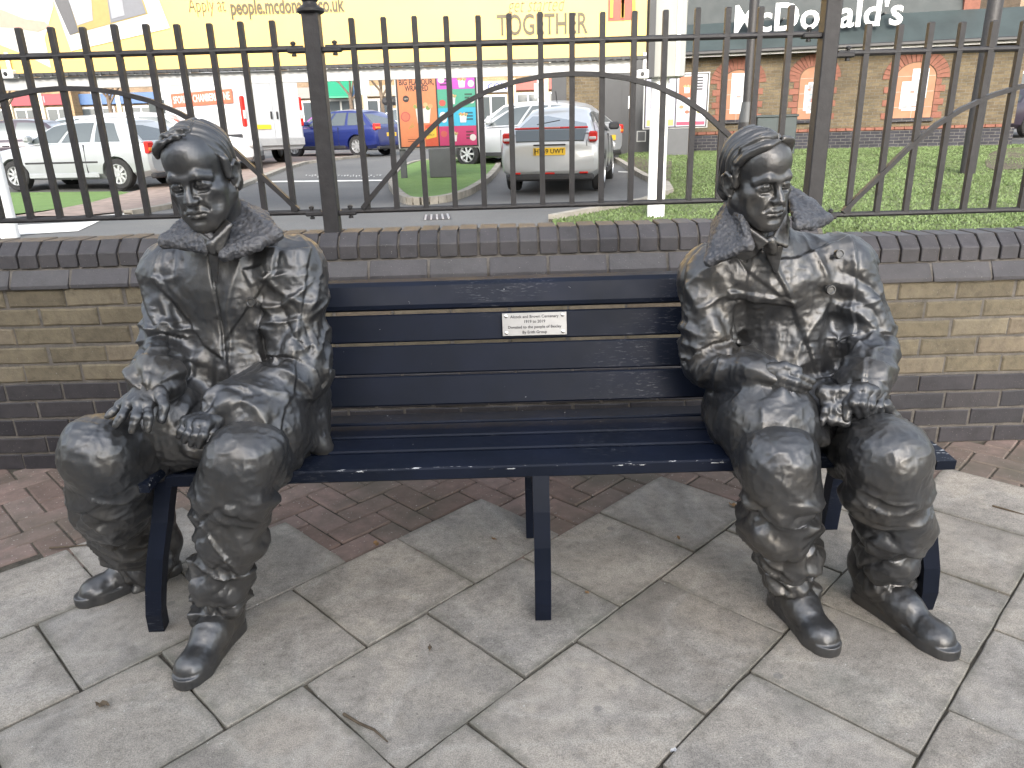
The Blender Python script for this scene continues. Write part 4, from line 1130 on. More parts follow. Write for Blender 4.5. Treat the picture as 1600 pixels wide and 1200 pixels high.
# street side ground further out, below the pavement
m=MB(); m.add([(-320,-200,-.05),(320,-200,-.05),(320,2.8,-.05),(-320,2.8,-.05)],[(0,1,2,3)])
tag(m.build('street_ground',M['slab'],fix=False),kind='structure')
def drape(name,poly,dz,mat,kind='structure',step=.6,rim=0.0,up=0.0,parent=None):
    "flat sheet following the ground inside a polygon given as world x,y points"
    import bmesh
    bm=bmesh.new(); vs=[bm.verts.new((p[0],p[1],0)) for p in poly]; f=bm.faces.new(vs)
    bm.normal_update()
    if f.normal.z<0: f.normal_flip()
    x0=min(p[0] for p in poly);x1=max(p[0] for p in poly);y0=min(p[1] for p in poly);y1=max(p[1] for p in poly)
    for ax,(a,b) in enumerate(((x0,x1),(y0,y1))):
        k=a+step
        while k<b:
            co=(k,0,0) if ax==0 else (0,k,0); no=(1,0,0) if ax==0 else (0,1,0)
            bmesh.ops.bisect_plane(bm,geom=bm.verts[:]+bm.edges[:]+bm.faces[:],plane_co=co,plane_no=no); k+=step
    for v in bm.verts: v.co.z=zg(v.co.x,v.co.y)+dz
    me=bpy.data.meshes.new(name); bm.to_mesh(me); bm.free(); me.materials.append(mat)
    o=bpy.data.objects.new(name,me); _own(o,parent)
    if kind: o['kind']=kind
    WL[o.name]=(0,0,0)
    return o
def kerb(name,pts,h=.11,w_=.13,closed=False,mat=None,piece=.92):
    "row of kerb stones, each a piece of its own under one structure"
    root=None; pts=[Vector((p[0],p[1],0)) for p in pts]
    if closed: pts=pts+[pts[0]]
    base=MB()
    for a,b in zip(pts,pts[1:]):
        c=(a+b)/2; n=max(1,int((b-a).length/1.0))
        for i in range(n):
            p=a.lerp(b,i/n); q=a.lerp(b,(i+1)/n)
            base.bar((p.x,p.y,zg(p.x,p.y)+.01),(q.x,q.y,zg(q.x,q.y)+.01),w_*.8,.05)
    root=tag(base.build(name,M['joint']),kind='structure'); WL[root.name]=(0,0,0)
    for a,b in zip(pts,pts[1:]):
        L=(b-a).length; n=max(1,round(L/piece))
        for i in range(n):
            p=a.lerp(b,(i+.012)/n); q=a.lerp(b,(i+.988)/n)
            k=MB(); d=q-p
            k.bar((p.x,p.y,zg(p.x,p.y)+h/2-.01),(q.x,q.y,zg(q.x,q.y)+h/2-.01),w_,h+.02)
            k.build('kerb_stone',mat or M['kerb'],root)
    return root
def smooth_poly(pts,it=2):
    for _ in range(it):
        o=[]
        for a,b in zip(pts,pts[1:]+pts[:1]): o+=[a*.75+b*.25,a*.25+b*.75]
        pts=o
    return pts
def g2(*pp): return [Vector((G(*p).x,G(*p).y)) for p in pp]
# drive-through island with artificial turf
isl=smooth_poly(g2((606,284),(628,316),(650,321),(700,316),(738,303),(782,262),(776,253),(700,252),(640,257)),2)
drape('turf_island',isl,.085,M['turf'],step=.5)
kerb('island_kerb',isl,closed=True,piece=.6)
# right lawn
lawn_edge=g2((862,347),(930,334),(1008,319),(1046,304),(1040,292),(1010,281),(985,266),(963,252))
lawn=[Vector((.55,3.05))]+lawn_edge+g2((968,244),(1000,238))+[Vector((5.2,20.2)),Vector((14.6,18.6)),Vector((16,14)),Vector((14,3.05))]
drape('lawn',lawn,.03,M['lawn'],step=.8)
kerb('lawn_kerb',lawn_edge,h=.09,w_=.12)
soil=smooth_poly(g2((972,252),(1000,245),(1048,246),(1050,262),(1046,292),(1030,290),(1008,276)),1)
drape('soil_patch',soil,.040,M['soil'],step=.5)
soil=smooth_poly(g2((1548,238),(1590,232))+[Vector((15,18)),Vector((14.5,14.5))]+g2((1560,272),(1535,262)),1)
drape('bark_bed',soil,.040,M['soil'],step=.5)
drape('block_paving_strip',g2((938,229),(1012,227),(1012,239),(962,243)),.034,M['redpave'],step=.5)
# left: turf strip, pink path, white arrow paint
drape('turf_strip',smooth_poly(g2((-60,305),(0,303),(120,302),(212,301),(190,311),(120,324),(50,335),(-60,345)),1),.03,M['turf'],step=.6)
path=g2((20,341),(70,334),(140,320),(215,300),(262,287),(330,268),(395,252),(480,241),(560,239),(575,243),(478,254),(440,265),(395,283),(330,305),(262,324),(200,333),(120,341))
drape('brick_path',path,.034,M['strip'],step=.6)
kerb('path_kerb',g2((200,336),(262,326),(330,307),(395,285),(440,267),(478,256),(575,244)),h=.07,w_=.16)
for pl in (((22,353),(156,346),(122,362),(-10,370),(-60,366)),((150,333),(214,331),(206,336),(140,339))):
    drape('arrow_marking',g2(*pl),.008,M['road_paint'],step=.8)
drape('lane_marking',g2((360,284),(622,281),(622,283),(360,286)),.008,M['road_paint'],step=.8)
drape('lane_marking',g2((966,268),(1004,269),(1004,270.5),(966,269.5)),.008,M['road_paint'],step=.8)
rr=random.Random(4)
wm=MB()
for k in range(26):
    x=478+k*4.6; h=rr.uniform(1.2,3.4); y0=273+rr.uniform(0,2.5); q=g2((x,y0),(x+rr.uniform(1.5,3.6),y0),(x+rr.uniform(1.0,3),y0+h),(x-.6,y0+h))
    wm.add([(p.x,p.y,zg(p.x,p.y)+.008) for p in q],[(0,1,2,3)])
tag(wm.build('worn_road_lettering',M['worn_paint'],fix=False),kind='structure')
dr=drape('drain_cover',g2((662,337.5),(703,335.5),(706,342.5),(660,344.5)),.006,M['fence'],kind=None,step=.2)
tag(dr,'small dark iron drain cover set in the grey asphalt behind the wall','drain cover')
for o_ in [dr]: pass
q=g2((662,337.5),(703,335.5),(706,342.5),(660,344.5))
for i in range(5):
    a=q[0].lerp(q[1],(i+.5)/5); b=q[3].lerp(q[2],(i+.5)/5); k=MB(); k.bar((a.x,a.y,zg(a.x,a.y)+.012),(b.x,b.y,zg(b.x,b.y)+.012),.025,.012); o_=k.build('grate_bar',M['steel'],dr)
# grass blades on the lawn
rs=np.random.RandomState(5)
def inside(poly,x,y):
    s=np.zeros(x.shape,bool); n=len(poly)
    for i in range(n):
        a=poly[i];b=poly[(i+1)%n]
        c=((a[1]>y)!=(b[1]>y))&(x<(b[0]-a[0])*(y-a[1])/(b[1]-a[1]+1e-12)+a[0]); s^=c
    return s
def blades(name,poly,n,mat,h0,h1,ymin=7.0,dz=.03,avoid=()):
    x0=min(p[0] for p in poly);x1=max(p[0] for p in poly);y1=max(p[1] for p in poly);y0=max(ymin,min(p[1] for p in poly))
    x=rs.uniform(x0,x1,n); y=y0+(y1-y0)*rs.uniform(0,1,n)**1.25
    ok=inside(poly,x,y)
    for a in avoid: ok&=~inside(a,x,y)
    x=x[ok];y=y[ok]; z=np.array([zg(a,b) for a,b in zip(x,y)])+dz
    pat=vn(np.stack([x*1.1,y*1.1,x*0],1)); k=len(x)
    h=rs.uniform(h0,h1,k)*(.6+.8*pat); a=rs.uniform(0,6.283,k); w_=.006+.004*rs.rand(k)+y*.0005
    lx=rs.normal(0,.45,k)*h; ly=rs.normal(0,.45,k)*h
    v=np.empty((k,3,3)); v[:,0]=np.stack([x-np.cos(a)*w_,y-np.sin(a)*w_,z],1); v[:,1]=np.stack([x+np.cos(a)*w_,y+np.sin(a)*w_,z],1); v[:,2]=np.stack([x+lx,y+ly,z+h],1)
    me=bpy.data.meshes.new(name); me.vertices.add(k*3); me.vertices.foreach_set('co',v.astype(np.float32).ravel())
    me.loops.add(k*3); me.loops.foreach_set('vertex_index',np.arange(k*3,dtype=np.int32)); me.polygons.add(k); me.polygons.foreach_set('loop_start',np.arange(0,k*3,3,dtype=np.int32)); me.update(calc_edges=True); me.materials.append(mat)
    o=bpy.data.objects.new(name,me); COL.objects.link(o); o['kind']='stuff'; o['label']='short green grass blades growing on the lawn'; return o
def _blade():
    t=NT('grass_blade'); c=t.ramp(t.noise(1.4,6,.7),[(.25,(.085,.105,.042)),(.5,(.10,.15,.050)),(.75,(.15,.20,.08))])
    return t.set(base=c,rough=.7)
M['blade']=_blade()
blades('grass_blades',lawn,160000,M['blade'],.010,.030)
# ------------------------------------------------------------------ restaurant building
M['wbrick']=None
def _bbrick(name,cols,mort,w_=.225,h_=.075):
    t=NT(name); oc=t.objc()
    sp=t.n('ShaderNodeSeparateXYZ'); t.l(oc,sp.inputs[0]); cb=t.n('ShaderNodeCombineXYZ'); t.l(sp.outputs[0],cb.inputs[0]); t.l(sp.outputs[2],cb.inputs[1])
    b=t.n('ShaderNodeTexBrick'); t.l(cb.outputs[0],b.inputs['Vector'])
    b.inputs['Scale'].default_value=1; b.inputs['Brick Width'].default_value=w_; b.inputs['Row Height'].default_value=h_; b.inputs['Mortar Size'].default_value=.007; b.inputs['Mortar Smooth'].default_value=.2; b.inputs['Bias'].default_value=0
    for k,c in zip(('Color1','Color2','Mortar'),(cols[0],cols[1],mort)): b.inputs[k].default_value=(*c,1)
    c=t.mix(.8,b.outputs['Color'],t.ramp(t.noise(2.0,5,.65),[(.3,(.66,.66,.64)),(.65,(1.15,1.12,1.08))]),'MULTIPLY')
    c=t.mix(.6,c,t.ramp(t.noise(24,3,.6),[(.3,(.65,.65,.65)),(.7,(1.25,1.25,1.2))]),'MULTIPLY')
    return t.set(base=c,rough=.9,normal=t.bump(t.math('SUBTRACT',1,b.outputs['Fac']),.8,.012))
M['wbrick']=_bbrick('yellow_brickwork',((.125,.099,.060),(.082,.062,.037)),(.125,.115,.098))
M['wblue']=_bbrick('dark_blue_brickwork',((.032,.032,.043),(.020,.020,.027)),(.11,.107,.102))
M['redbrick']=_brick('red_rubbing_brick',[(.15,.057,.038),(.19,.078,.052),(.17,.066,.045)],20,.4)
M['mortar2']=_mortar('pale_mortar',(.30,.27,.22))
M['infill']=plain('terracotta_panel',(.27,.13,.075),.8,0,.12,4)
M['slate']=plain('green_grey_roof',(.027,.038,.039),.6,0,.18,2,bump=.2,bscale=30)
M['slate2']=plain('dark_green_mansard',(.013,.020,.021),.6,0,.15,2,bump=.2,bscale=30)
M['whitep']=plain('white_plastic',(.80,.80,.79),.4,0,.04,6)
M['posterw']=plain('poster_paper',(.50,.505,.52),.6,0,.06,14)
M['greyclad']=plain('dark_grey_cladding',(.030,.032,.035),.5,0,.12,3)
M['greybox']=plain('mid_grey_powder_coat',(.068,.072,.077),.5,0,.1,4)
M['palegrey']=plain('pale_grey_green_casing',(.255,.26,.24),.5,0,.06,3)
M['lightgrey']=plain('light_grey_metal',(.42,.425,.42),.45,.2,.06,4)
M['black']=plain('black_plastic',(.015,.015,.017),.4,0,.1,6)
M['screen_blue']=plain('poster_ink',(.20,.25,.34),.6,0,.1,8)
BA=P(862,150,21.0); BB=P(1592,150,18.72)
d=Vector((BB.x-BA.x,BB.y-BA.y,0)); BL=d.length; brz=math.atan2(d.y,d.x)
bd=tag(empty('restaurant',(BA.x,BA.y,.5),brz,world=False),'yellow brick restaurant with dark green roof and blocked arched windows beyond the lawn','building')
BM=Matrix.Translation((BA.x,BA.y,.5))@Matrix.Rotation(brz,4,'Z'); BI=BM.inverted()
def bl(px,py,off=0.0):
    "point on the facade (local x along it, z up) seen at a photograph point"
    o=BI@CAMP; p=BI@P(px,py,10.0); dd=p-o; t=(off-o.y)/dd.y; q=o+dd*t; return q.x,q.z
def bbuild(mb_,name,mat,parent=None,smooth=False): return mb_.build(name,mat,parent or bd,smooth=smooth,world=False)
xl,_=bl(1062,200); xr=BL
ze=bl(1300,75)[1]
zpl=bl(1425,197)[1]
m=MB(); m.box(((xl+xr)/2-.0,.2,(zpl+ze)/2),(xr-xl,.4,ze-zpl)); bbuild(m,'brick_wall',M['wbrick'])
m=MB(); m.box(((xl+xr)/2,.175,(zpl-.5)/2-.05),(xr-xl+.02,.43,zpl+.5-.08)); bbuild(m,'brick_plinth',M['wblue'])
m=MB(); 
nrb=int((xr-xl)/.225)
for i in range(nrb): m.box((xl+.1125+i*.225,.165,zpl-.04),(.213,.44,.07),bev=.005)
o_=bbuild(m,'red_brick_course',M['redbrick']); o_['kind']='stuff'
# far-left wing: brick pier, dark cladding bay
x0,_=bl(862,160); x1,_=bl(885,160); x2,_=bl(942,160); x3,_=bl(1012,160)
m=MB(); m.box(((x0+x1)/2,.25,1.45),(x1-x0,.5,3.3)); bbuild(m,'dark_pier',M['greyclad'])
m=MB(); m.box(((x1+x2)/2,.2,1.45),(x2-x1-.004,.4,3.3)); bbuild(m,'brick_wall',M['wbrick'])
m=MB(); m.box(((x2+xl)/2,.11,1.45),(xl-x2,.5,3.3)); clad=bbuild(m,'cladding_bay',M['greyclad'])
for k in range(4):
    m=MB(); m.box((x2+(xl-x2)*(k+.5)/4,-.145,1.5),((xl-x2)/4-.02,.008,2.7)); bbuild(m,'cladding_panel',M['greyclad'],clad)
a,b=bl(985,160,-.16); m=MB(); m.box((a,-.16,b),(.11,.02,.30),bev=.004); m.box((a+.02,-.16,b+.2),(.05,.02,.14),bev=.004); bbuild(m,'wall_notice',M['whitep'],clad)
a,b=bl(1002,213,-.16); m=MB(); m.box((a,-.16,b),(.24,.02,.27)); vent=bbuild(m,'vent_frame',M['lightgrey'],clad); m=MB(); m.box((a,-.173,b),(.19,.01,.22)); bbuild(m,'vent_louvre',M['greybox'],vent)
# roof: skirt roof, steep mansard, gutter
EO=.38
xs0=bl(1060,85,-EO)[0]; zr=ze
for nm,prof,mat in (('skirt_roof',[(-EO,ze+.04),(-EO,ze-.02),(.45,ze-.02),(.55,ze+.72),(.45,ze+.74)],M['slate']),('mansard_roof',[(.5,ze+.70),(.95,ze+2.25),(6.0,ze+2.5),(6.0,ze-.02),(.5,ze-.02)],M['slate2'])):
    m=MB(); m.prism([(p[0],p[1]) for p in prof],'x',xs0 if nm=='skirt_roof' else xs0+.2,BL+.25 if nm=='skirt_roof' else BL-1.2); bbuild(m,nm,mat)
m=MB(); m.prism([(-EO,ze-.02),(-EO,ze+.04),(3.0,ze+.72),(3.0,ze-.02)],'x',BL-.9,BL+1.9); bbuild(m,'porch_roof',M['slate'])
m=MB(); m.prism([(.45,ze+.7),(.45,ze+2.1),(.9,ze+2.1),(.9,ze+.7)],'x',BL-1.35,BL-1.0); bbuild(m,'brick_gable',M['redbrick'])
m=MB(); m.box((BL+1.6,.3,ze/2-.3),(.35,.35,ze+.55)); bbuild(m,'porch_post',M['wbrick'])
m=MB(); m.box(((xs0+BL+.2)/2,-EO-.05,ze-.01),(BL+.2-xs0,.11,.09),bev=.02); bbuild(m,'gutter',M['black'])
m=MB(); m.box(((xs0+BL+.2)/2,-EO+.03,ze-.075),(BL-xs0,.03,.05)); bbuild(m,'soffit_strip',M['lightgrey'])
# side and back of the building so that it has depth
m=MB(); m.box(((x0+BL)/2,3.2,1.45),(BL-x0-.1,5.6,3.2)); bbuild(m,'rear_wall',M['wbrick'])
INK={}
def ink(c,name='printed_ink'):
    k=tuple(c)
    if k not in INK: INK[k]=plain(name,tuple(v*.6 for v in c),.45,0,.05,20)
    return INK[k]
# arched, blocked windows
def arch(pxc,pxl,pxr,pytop,pybot,posters):
    xa=bl(pxl,150)[0]; xb=bl(pxr,150)[0]; c=(xa+xb)/2; r=(xb-xa)/2; zt=bl(pxc,pytop)[1]; zb=bl(pxc,pybot)[1]; zs=zt-r*.80
    m=MB(); n=16; poly=[(c-r,zb),(c+r,zb)]+[(c+r*math.cos(math.pi*i/n),zs+r*.80*math.sin(math.pi*i/n)) for i in range(n+1)]
    m.prism(poly,'y',-.012,.05); win=bbuild(m,'blocked_window',M['infill'])
    m=MB()
    for z in (zb+.25,zb+.6,zb+.95): m.box((c,-.0135,z),(2*r*.97,.004,.012))
    m.box((c,-.0135,(zb+zs)/2+.1),(.012,.005,zs-zb+.2)); bbuild(m,'panel_joint',M['kerb'],win)
    for dx,dz,w_,h_ in posters:
        m=MB(); m.box((c+dx*r,-.018,zb+dz),(w_,.006,h_)); p_=bbuild(m,'poster',M['posterw'],win)
        for q_ in range(4):
            m=MB(); m.box((c+dx*r+rr.uniform(-.25,.25)*w_,-.0225-.0005*q_,zb+dz+h_*(.32-.2*q_)),(w_*rr.uniform(.2,.55),.002,h_*rr.uniform(.04,.12))); bbuild(m,'printed_block',ink(rr.choice([(.45,.48,.55),(.40,.55,.65),(.6,.2,.15),(.5,.5,.5)])),win)
    # voussoirs and stepped jambs
    nv=17; t=.30
    for i in range(nv):
        a0=math.pi*(i+.06)/nv; a1=math.pi*(i+.94)/nv; m=MB()
        q=[(c+(r+.02)*math.cos(a),zs+(r*.8+.02)*math.sin(a)) for a in (a0,a1)]+[(c+(r+t)*math.cos(a),zs+(r*.8+t)*math.sin(a)) for a in (a1,a0)]
        m.prism(q,'y',-.022-rr.uniform(0,.004),.03); bbuild(m,'arch_brick',M['redbrick'])
    k=0; z=zb-.02
    while z<zs-.05:
        for s in(-1,1):
            w_=.225 if k%2==0 else .125
            m=MB(); m.box((c+s*(r+.015+w_/2),.0,z+.075),(w_,.04,.14),bev=.004); bbuild(m,'jamb_brick',M['redbrick'])
        z+=.15; k+=1
    m=MB(); m.box((c,-.03,zb-.05),(2*r+.1,.1,.09),bev=.01); bbuild(m,'window_sill',M['wblue'])
    return c,zb
arch(1150,1128,1176,110,187,[(.05,.62,.36,.95)])
arch(1268,1248,1290,105,186,[(.12,.50,.30,.72),(-.25,.50,.22,.60)])
arch(1426,1396,1458,98,184,[(-.18,.52,.42,.62),(.22,.78,.36,.66),(.02,.28,.48,.22)])
# sign letters on the mansard
a0=bl(1147,47,.50); a1=bl(1409,33,.50)
FNT=None
def find_font():
    import os
    base=bpy.utils.system_resource('DATAFILES',path='fonts')
    for nm in ('Inter.woff2','DejaVuSans.woff2','NotoSans-Regular.ttf'):
        p_=os.path.join(base,nm)
        if os.path.exists(p_):
            try: return bpy.data.fonts.load(p_)
            except Exception: pass
    return None
def btext(txt,size,mat,origin,width,name='lettering',extrude=.03,offset=.0,parent=None,shear=0,xd=(1,0,0),yd=(0,0,1)):
    o=text_mesh(txt,size,mat,parent or bd,origin,xd,yd,name=name,extrude=extrude,offset=offset,align='CENTER',shear=shear)
    xs_=[v.co.dot(Vector(xd).normalized()) for v in o.data.vertices]; w0=max(xs_)-min(xs_); c=Vector(origin); 
    wl=WL.get((parent or bd).name)
    if wl is not None: c=c-Vector(wl)
    X=Vector(xd).normalized()
    for v in o.data.vertices:
        k=(v.co-c).dot(X); v.co+=X*(k*(width/w0)-k)
    return o
sz=.86
a0=bl(1147,47,-.12); a1=bl(1409,33,-.12)
aM=bl(1178,45,-.12); ac=bl(1183,45,-.12); zs_=bl(1278,26,-.12)[1]
btext("M",sz,M['whitep'],((a0[0]+aM[0])/2,-.12,zs_),aM[0]-a0[0],name='sign_lettering',extrude=.05,offset=.012)
btext("cDonald's",sz,M['whitep'],((ac[0]+a1[0])/2,-.12,zs_),a1[0]-ac[0],name='sign_lettering',extrude=.05,offset=.013)
m=MB()
for k in range(5): m.box((a0[0]+(a1[0]-a0[0])*(.1+.2*k),.12,bl(1278,26,-.12)[1]),(.04,.5,.04))
o_=bbuild(m,'sign_bracket',M['black']); o_['kind']='stuff'
# wall-side menu board near the pole
mbd=Vector((P(1056,150,18.6).x,P(1056,150,18.6).y,zg(4.2,18.6)))
def menu_board(loc,rz,W_,H_,zb,label,panels,ped,legx=None,leg_h=None,name='menu_board'):
    r=tag(empty(name,loc,rz,world=False),label,'menu board')
    B=lambda mm,nm,mt,pa=None: mm.build(nm,mt,pa or r,world=False)
    m=MB(); m.box((0,.08,zb+H_/2),(W_,.16,H_),bev=.01); B(m,'cabinet',M['lightgrey'])
    m=MB(); m.box((0,-.006,zb+H_/2),(W_-.05,.02,H_-.05)); B(m,'black_bezel',M['black'])
    n=len(panels); pw=(W_-.09)/n
    for i,fn in enumerate(panels): fn(r,-W_/2+.045+pw*(i+.5),zb+H_/2,pw-.03,H_-.10)
    m=MB(); m.box(ped[0],ped[1],bev=.015); B(m,'pedestal',M['greybox'])
    if legx is not None: m=MB(); m.box((legx,.1,leg_h/2),(.13,.10,leg_h),bev=.01); B(m,'side_leg',M['greybox'])
    return r
def pan(r,x,z,w_,h_,c,y=-.02,name='poster'):
    m=MB(); m.box((x,y,z),(w_,.006,h_)); return m.build(name,ink(c),r,world=False)
def disc(r,x,z,a,b,c,y,name='printed_shape',n=14):
    m=MB(); m.prism([(x+a*math.cos(2*math.pi*i/n)*(1+.08*math.sin(i*2.7)),z+b*math.sin(2*math.pi*i/n)) for i in range(n)],'y',y,y+.002); return m.build(name,ink(c),r,world=False)
def quad(r,pts,c,y,name='printed_shape'):
    m=MB(); m.prism(pts,'y',y,y+.002); return m.build(name,ink(c),r,world=False)
def ptext(r,txt,size,x,z,c,y=-.0245,width=None,offset=.0):
    o=text_mesh(txt,size,ink(c),r,(x,y,z),(1,0,0),(0,0,1),name='printed_lettering',extrude=.0008,offset=offset)
    if width:
        xs_=[v.co.x for v in o.data.vertices]; k=width/(max(xs_)-min(xs_))
        for v in o.data.vertices: v.co.x=x+(v.co.x-x)*k
    return o
def wrap(r,x,z,s,y):
    quad(r,[(x-.5*s,z-.9*s),(x+.45*s,z-.9*s),(x+.62*s,z+.3*s),(x-.62*s,z+.3*s)],(.72,.70,.68),y)
    for k in range(7):
        disc(r,x+(-.6+.2*k)*s,z+(.38+.14*math.sin(k*2.1))*s,.19*s,.17*s,[(.30,.36,.10),(.62,.33,.12),(.42,.44,.16),(.62,.20,.10),(.68,.45,.22),(.24,.32,.08),(.55,.36,.16)][k],y-.002-k*.0004)
def orange_panel(r,x,z,w_,h_):
    pan(r,x,z,w_,h_,(.72,.24,.10))
    ptext(r,'BIG FLAVOUR,',.15,x,z+h_*.405,(.03,.02,.02),width=w_*.92,offset=.004); ptext(r,'WRAPPED',.15,x-.0,z+h_*.32,(.03,.02,.02),width=w_*.62,offset=.004)
    wrap(r,x+w_*.14,z+h_*.0,w_*.33,-.026)
    disc(r,x-w_*.30,z+h_*.18,w_*.085,w_*.085,(.03,.02,.02),-.026)
    ptext(r,'NEW',.035,x-w_*.30,z+h_*.18,(.8,.75,.7),y=-.0285)
    disc(r,x-w_*.34,z-h_*.07,w_*.13,w_*.13,(.50,.10,.08),-.026); disc(r,x-w_*.34,z-h_*.07,w_*.10,w_*.10,(.62,.17,.10),-.0285)
    for k in range(3): quad(r,[(x-w_*(.28-.05*k),z-h_*(.24-.01*k)),(x-w_*(.26-.05*k),z-h_*(.25-.01*k)),(x-w_*(.14-.02*k),z-h_*(.155+.02*k)),(x-w_*(.15-.02*k),z-h_*(.15+.02*k))],(.45,.30,.08),-.026-.0004*k)
    quad(r,[(x+w_*.16,z-h_*.50),(x+w_*.5,z-h_*.50),(x+w_*.5,z-h_*.16),(x+w_*.16,z-h_*.20)],(.62,.09,.04),-.026)
    quad(r,[(x+w_*.18,z-h_*.40),(x+w_*.46,z-h_*.37),(x+w_*.46,z-h_*.22),(x+w_*.18,z-h_*.25)],(.80,.55,.05),-.0285)
    ptext(r,'THE',.06,x+w_*.30,z-h_*.27,(.03,.02,.02),y=-.032); ptext(r,'SPICY',.06,x+w_*.31,z-h_*.34,(.03,.02,.02),y=-.032)
    for k in range(2): quad(r,[(x-w_*.32,z-h_*(.40+.03*k)),(x+w_*.10,z-h_*(.40+.03*k)),(x+w_*.10,z-h_*(.39+.03*k)),(x-w_*.32,z-h_*(.39+.03*k))],(.22,.06,.03),-.026)
def grid_panel(r,x,z,w_,h_):
    cols=[(.52,.07,.50),(.06,.36,.24),(.03,.42,.62),(.50,.03,.14)]; hh=[.20,.26,.26,.28]; t=z+h_/2
    for k,(c,f) in enumerate(zip(cols,hh)):
        zc=t-h_*f/2; pan(r,x,zc,w_,h_*f-.002,c,y=-.02-.0005*k); t-=h_*f
        wrap(r,x+(-.12 if k%2 else .16)*w_,zc-.0*h_,w_*.16,-.027)
        for q in range(3): quad(r,[(x+w_*(.22 if k!=0 else -.42),zc+h_*(.04-.045*q)),(x+w_*(.42 if k!=0 else -.2),zc+h_*(.04-.045*q)),(x+w_*(.42 if k!=0 else -.2),zc+h_*(.065-.045*q)),(x+w_*(.22 if k!=0 else -.42),zc+h_*(.065-.045*q))],tuple(v*.25 for v in c),-.026)
        disc(r,x+w_*(.40 if k!=2 else -.36),zc-h_*.03,w_*.085,w_*.085,(.72,.68,.66),-.0262); disc(r,x-w_*.38,zc+h_*(.03 if k!=1 else -.06),w_*.09,w_*.08,(.55,.10,.08) if k%2 else (.72,.70,.66),-.0263)
def pale_panel(r,x,z,w_,h_):
    pan(r,x,z,w_,h_,(.46,.46,.58))
    for k in range(6): quad(r,[(x-w_*.36,z+h_*(.36-.12*k)),(x+w_*.3,z+h_*(.36-.12*k)),(x+w_*.3,z+h_*(.38-.12*k)),(x-w_*.36,z+h_*(.38-.12*k))],(.32,.32,.40),-.026)
    quad(r,[(x-w_*.46,z-h_*.48),(x+w_*.46,z-h_*.48),(x+w_*.46,z-h_*.36),(x-w_*.46,z-h_*.36)],(.62,.46,.14),-.026)
def offer_panel(r,x,z,w_,h_):
    pan(r,x,z,w_,h_,(.66,.66,.74))
    quad(r,[(x-w_*.44,z+h_*.06),(x+w_*.05,z+h_*.06),(x+w_*.05,z+h_*.47),(x-w_*.44,z+h_*.47)],(.58,.13,.05),-.026)
    wrap(r,x-w_*.16,z+h_*.24,w_*.17,-.0275)
    for k in range(5): quad(r,[(x+w_*.12,z+h_*(.42-.055*k)),(x+w_*.36,z+h_*(.42-.055*k)),(x+w_*.36,z+h_*(.455-.055*k)),(x+w_*.12,z+h_*(.455-.055*k))],(.05,.05,.06),-.026)
    for k,c in enumerate(((.40,.25,.10),(.35,.12,.06),(.55,.08,.06),(.45,.38,.15))): disc(r,x+w_*(-.33+.2*k),z-h_*(.12+.10*(k%2)),w_*.08,w_*.06,c,-.026)
    quad(r,[(x-w_*.48,z-h_*.48),(x+w_*.48,z-h_*.48),(x+w_*.48,z-h_*.41),(x-w_*.48,z-h_*.41)],(.55,.05,.12),-.026)
# free-standing board on the turf island
c=G(684,286); yb=c.y+.35
x_l=P(620,180,yb); x_r=P(748,180,yb); zt=P(684,118,yb).z; zb_=P(684,232,yb).z
menu_board(((x_l.x+x_r.x)/2,yb,zg(c.x,yb)+.08),R_(2),x_r.x-x_l.x,zt-zb_+.06,zb_-zg(c.x,yb)-.08,'double digital menu board with an orange BIG FLAVOUR panel standing on the turf island',[orange_panel,grid_panel],((.02,.05,(zb_-zg(c.x,yb)-.08)/2),(.50,.30,zb_-zg(c.x,yb)-.08)),-(x_r.x-x_l.x)/2+.06,1.25)
yb=18.7
x_l=P(1006,160,yb); x_r=P(1106,160,yb); zt=P(1056,114,yb).z; zb_=P(1056,201,yb).z
menu_board(((x_l.x+x_r.x)/2,yb,zg(x_l.x,yb)),R_(-8),x_r.x-x_l.x,zt-zb_,zb_-zg(x_l.x,yb),'menu board with pale panels and a red burger poster against the restaurant wall',[pale_panel,offer_panel],((.05,.06,(zb_-zg(x_l.x,yb))/2),(.60,.30,zb_-zg(x_l.x,yb))))
# cabinet by the restaurant wall
c=P(1208,238,18.2); m=MB(); m.box((0,0,.42),(.88,.4,.84),bev=.012); m.box((0,0,.86),(.94,.46,.05),bev=.01)
cb_=tag(empty('service_cabinet',(c.x,18.2,zg(c.x,18.2)),R_(-10),world=False),'dark green grey service cabinet by the plinth of the restaurant','cabinet')
m.build('cabinet_case',M['slate'],cb_,world=False)
for s in(-1,1): m=MB(); m.box((s*.215,-.205,.42),(.40,.012,.74)); m.build('cabinet_door',M['slate'],cb_,world=False)
# ------------------------------------------------------------------ billboard over the car park
M['yellow']=plain('billboard_yellow',(.78,.52,.15),.5,0,.05,1.2)
M['yellow2']=plain('billboard_edge',(.78,.78,.76),.5,0,.05,2)
BY=8.9
bbL=P(-30,150,BY); bbR=P(1010,60,BY)
zb_=P(500,101,BY).z; wid=bbR.x-bbL.x+.9
x0=bbR.x-wid
bb=tag(empty('billboard',(bbR.x-wid/2,BY,.2)),'big yellow job advertising billboard on white posts behind the railings','billboard')
m=MB(); m.box((bbR.x-wid/2,BY+.06,zb_+1.5),(wid,.1,3.0)); m.build('poster_panel',M['yellow'],bb)
m=MB(); m.box((bbR.x-wid/2,BY+.02,zb_-.022),(wid,.14,.03)); fr=m.build('panel_frame',M['greyclad'],bb)
k=MB()
for i in range(int(wid/.09)): k.box((x0+.045+i*.09,BY-.052,zb_-.03),(.035,.02,.03))
o_=k.build('frame_clip',M['greyclad'],fr); o_['kind']='stuff'
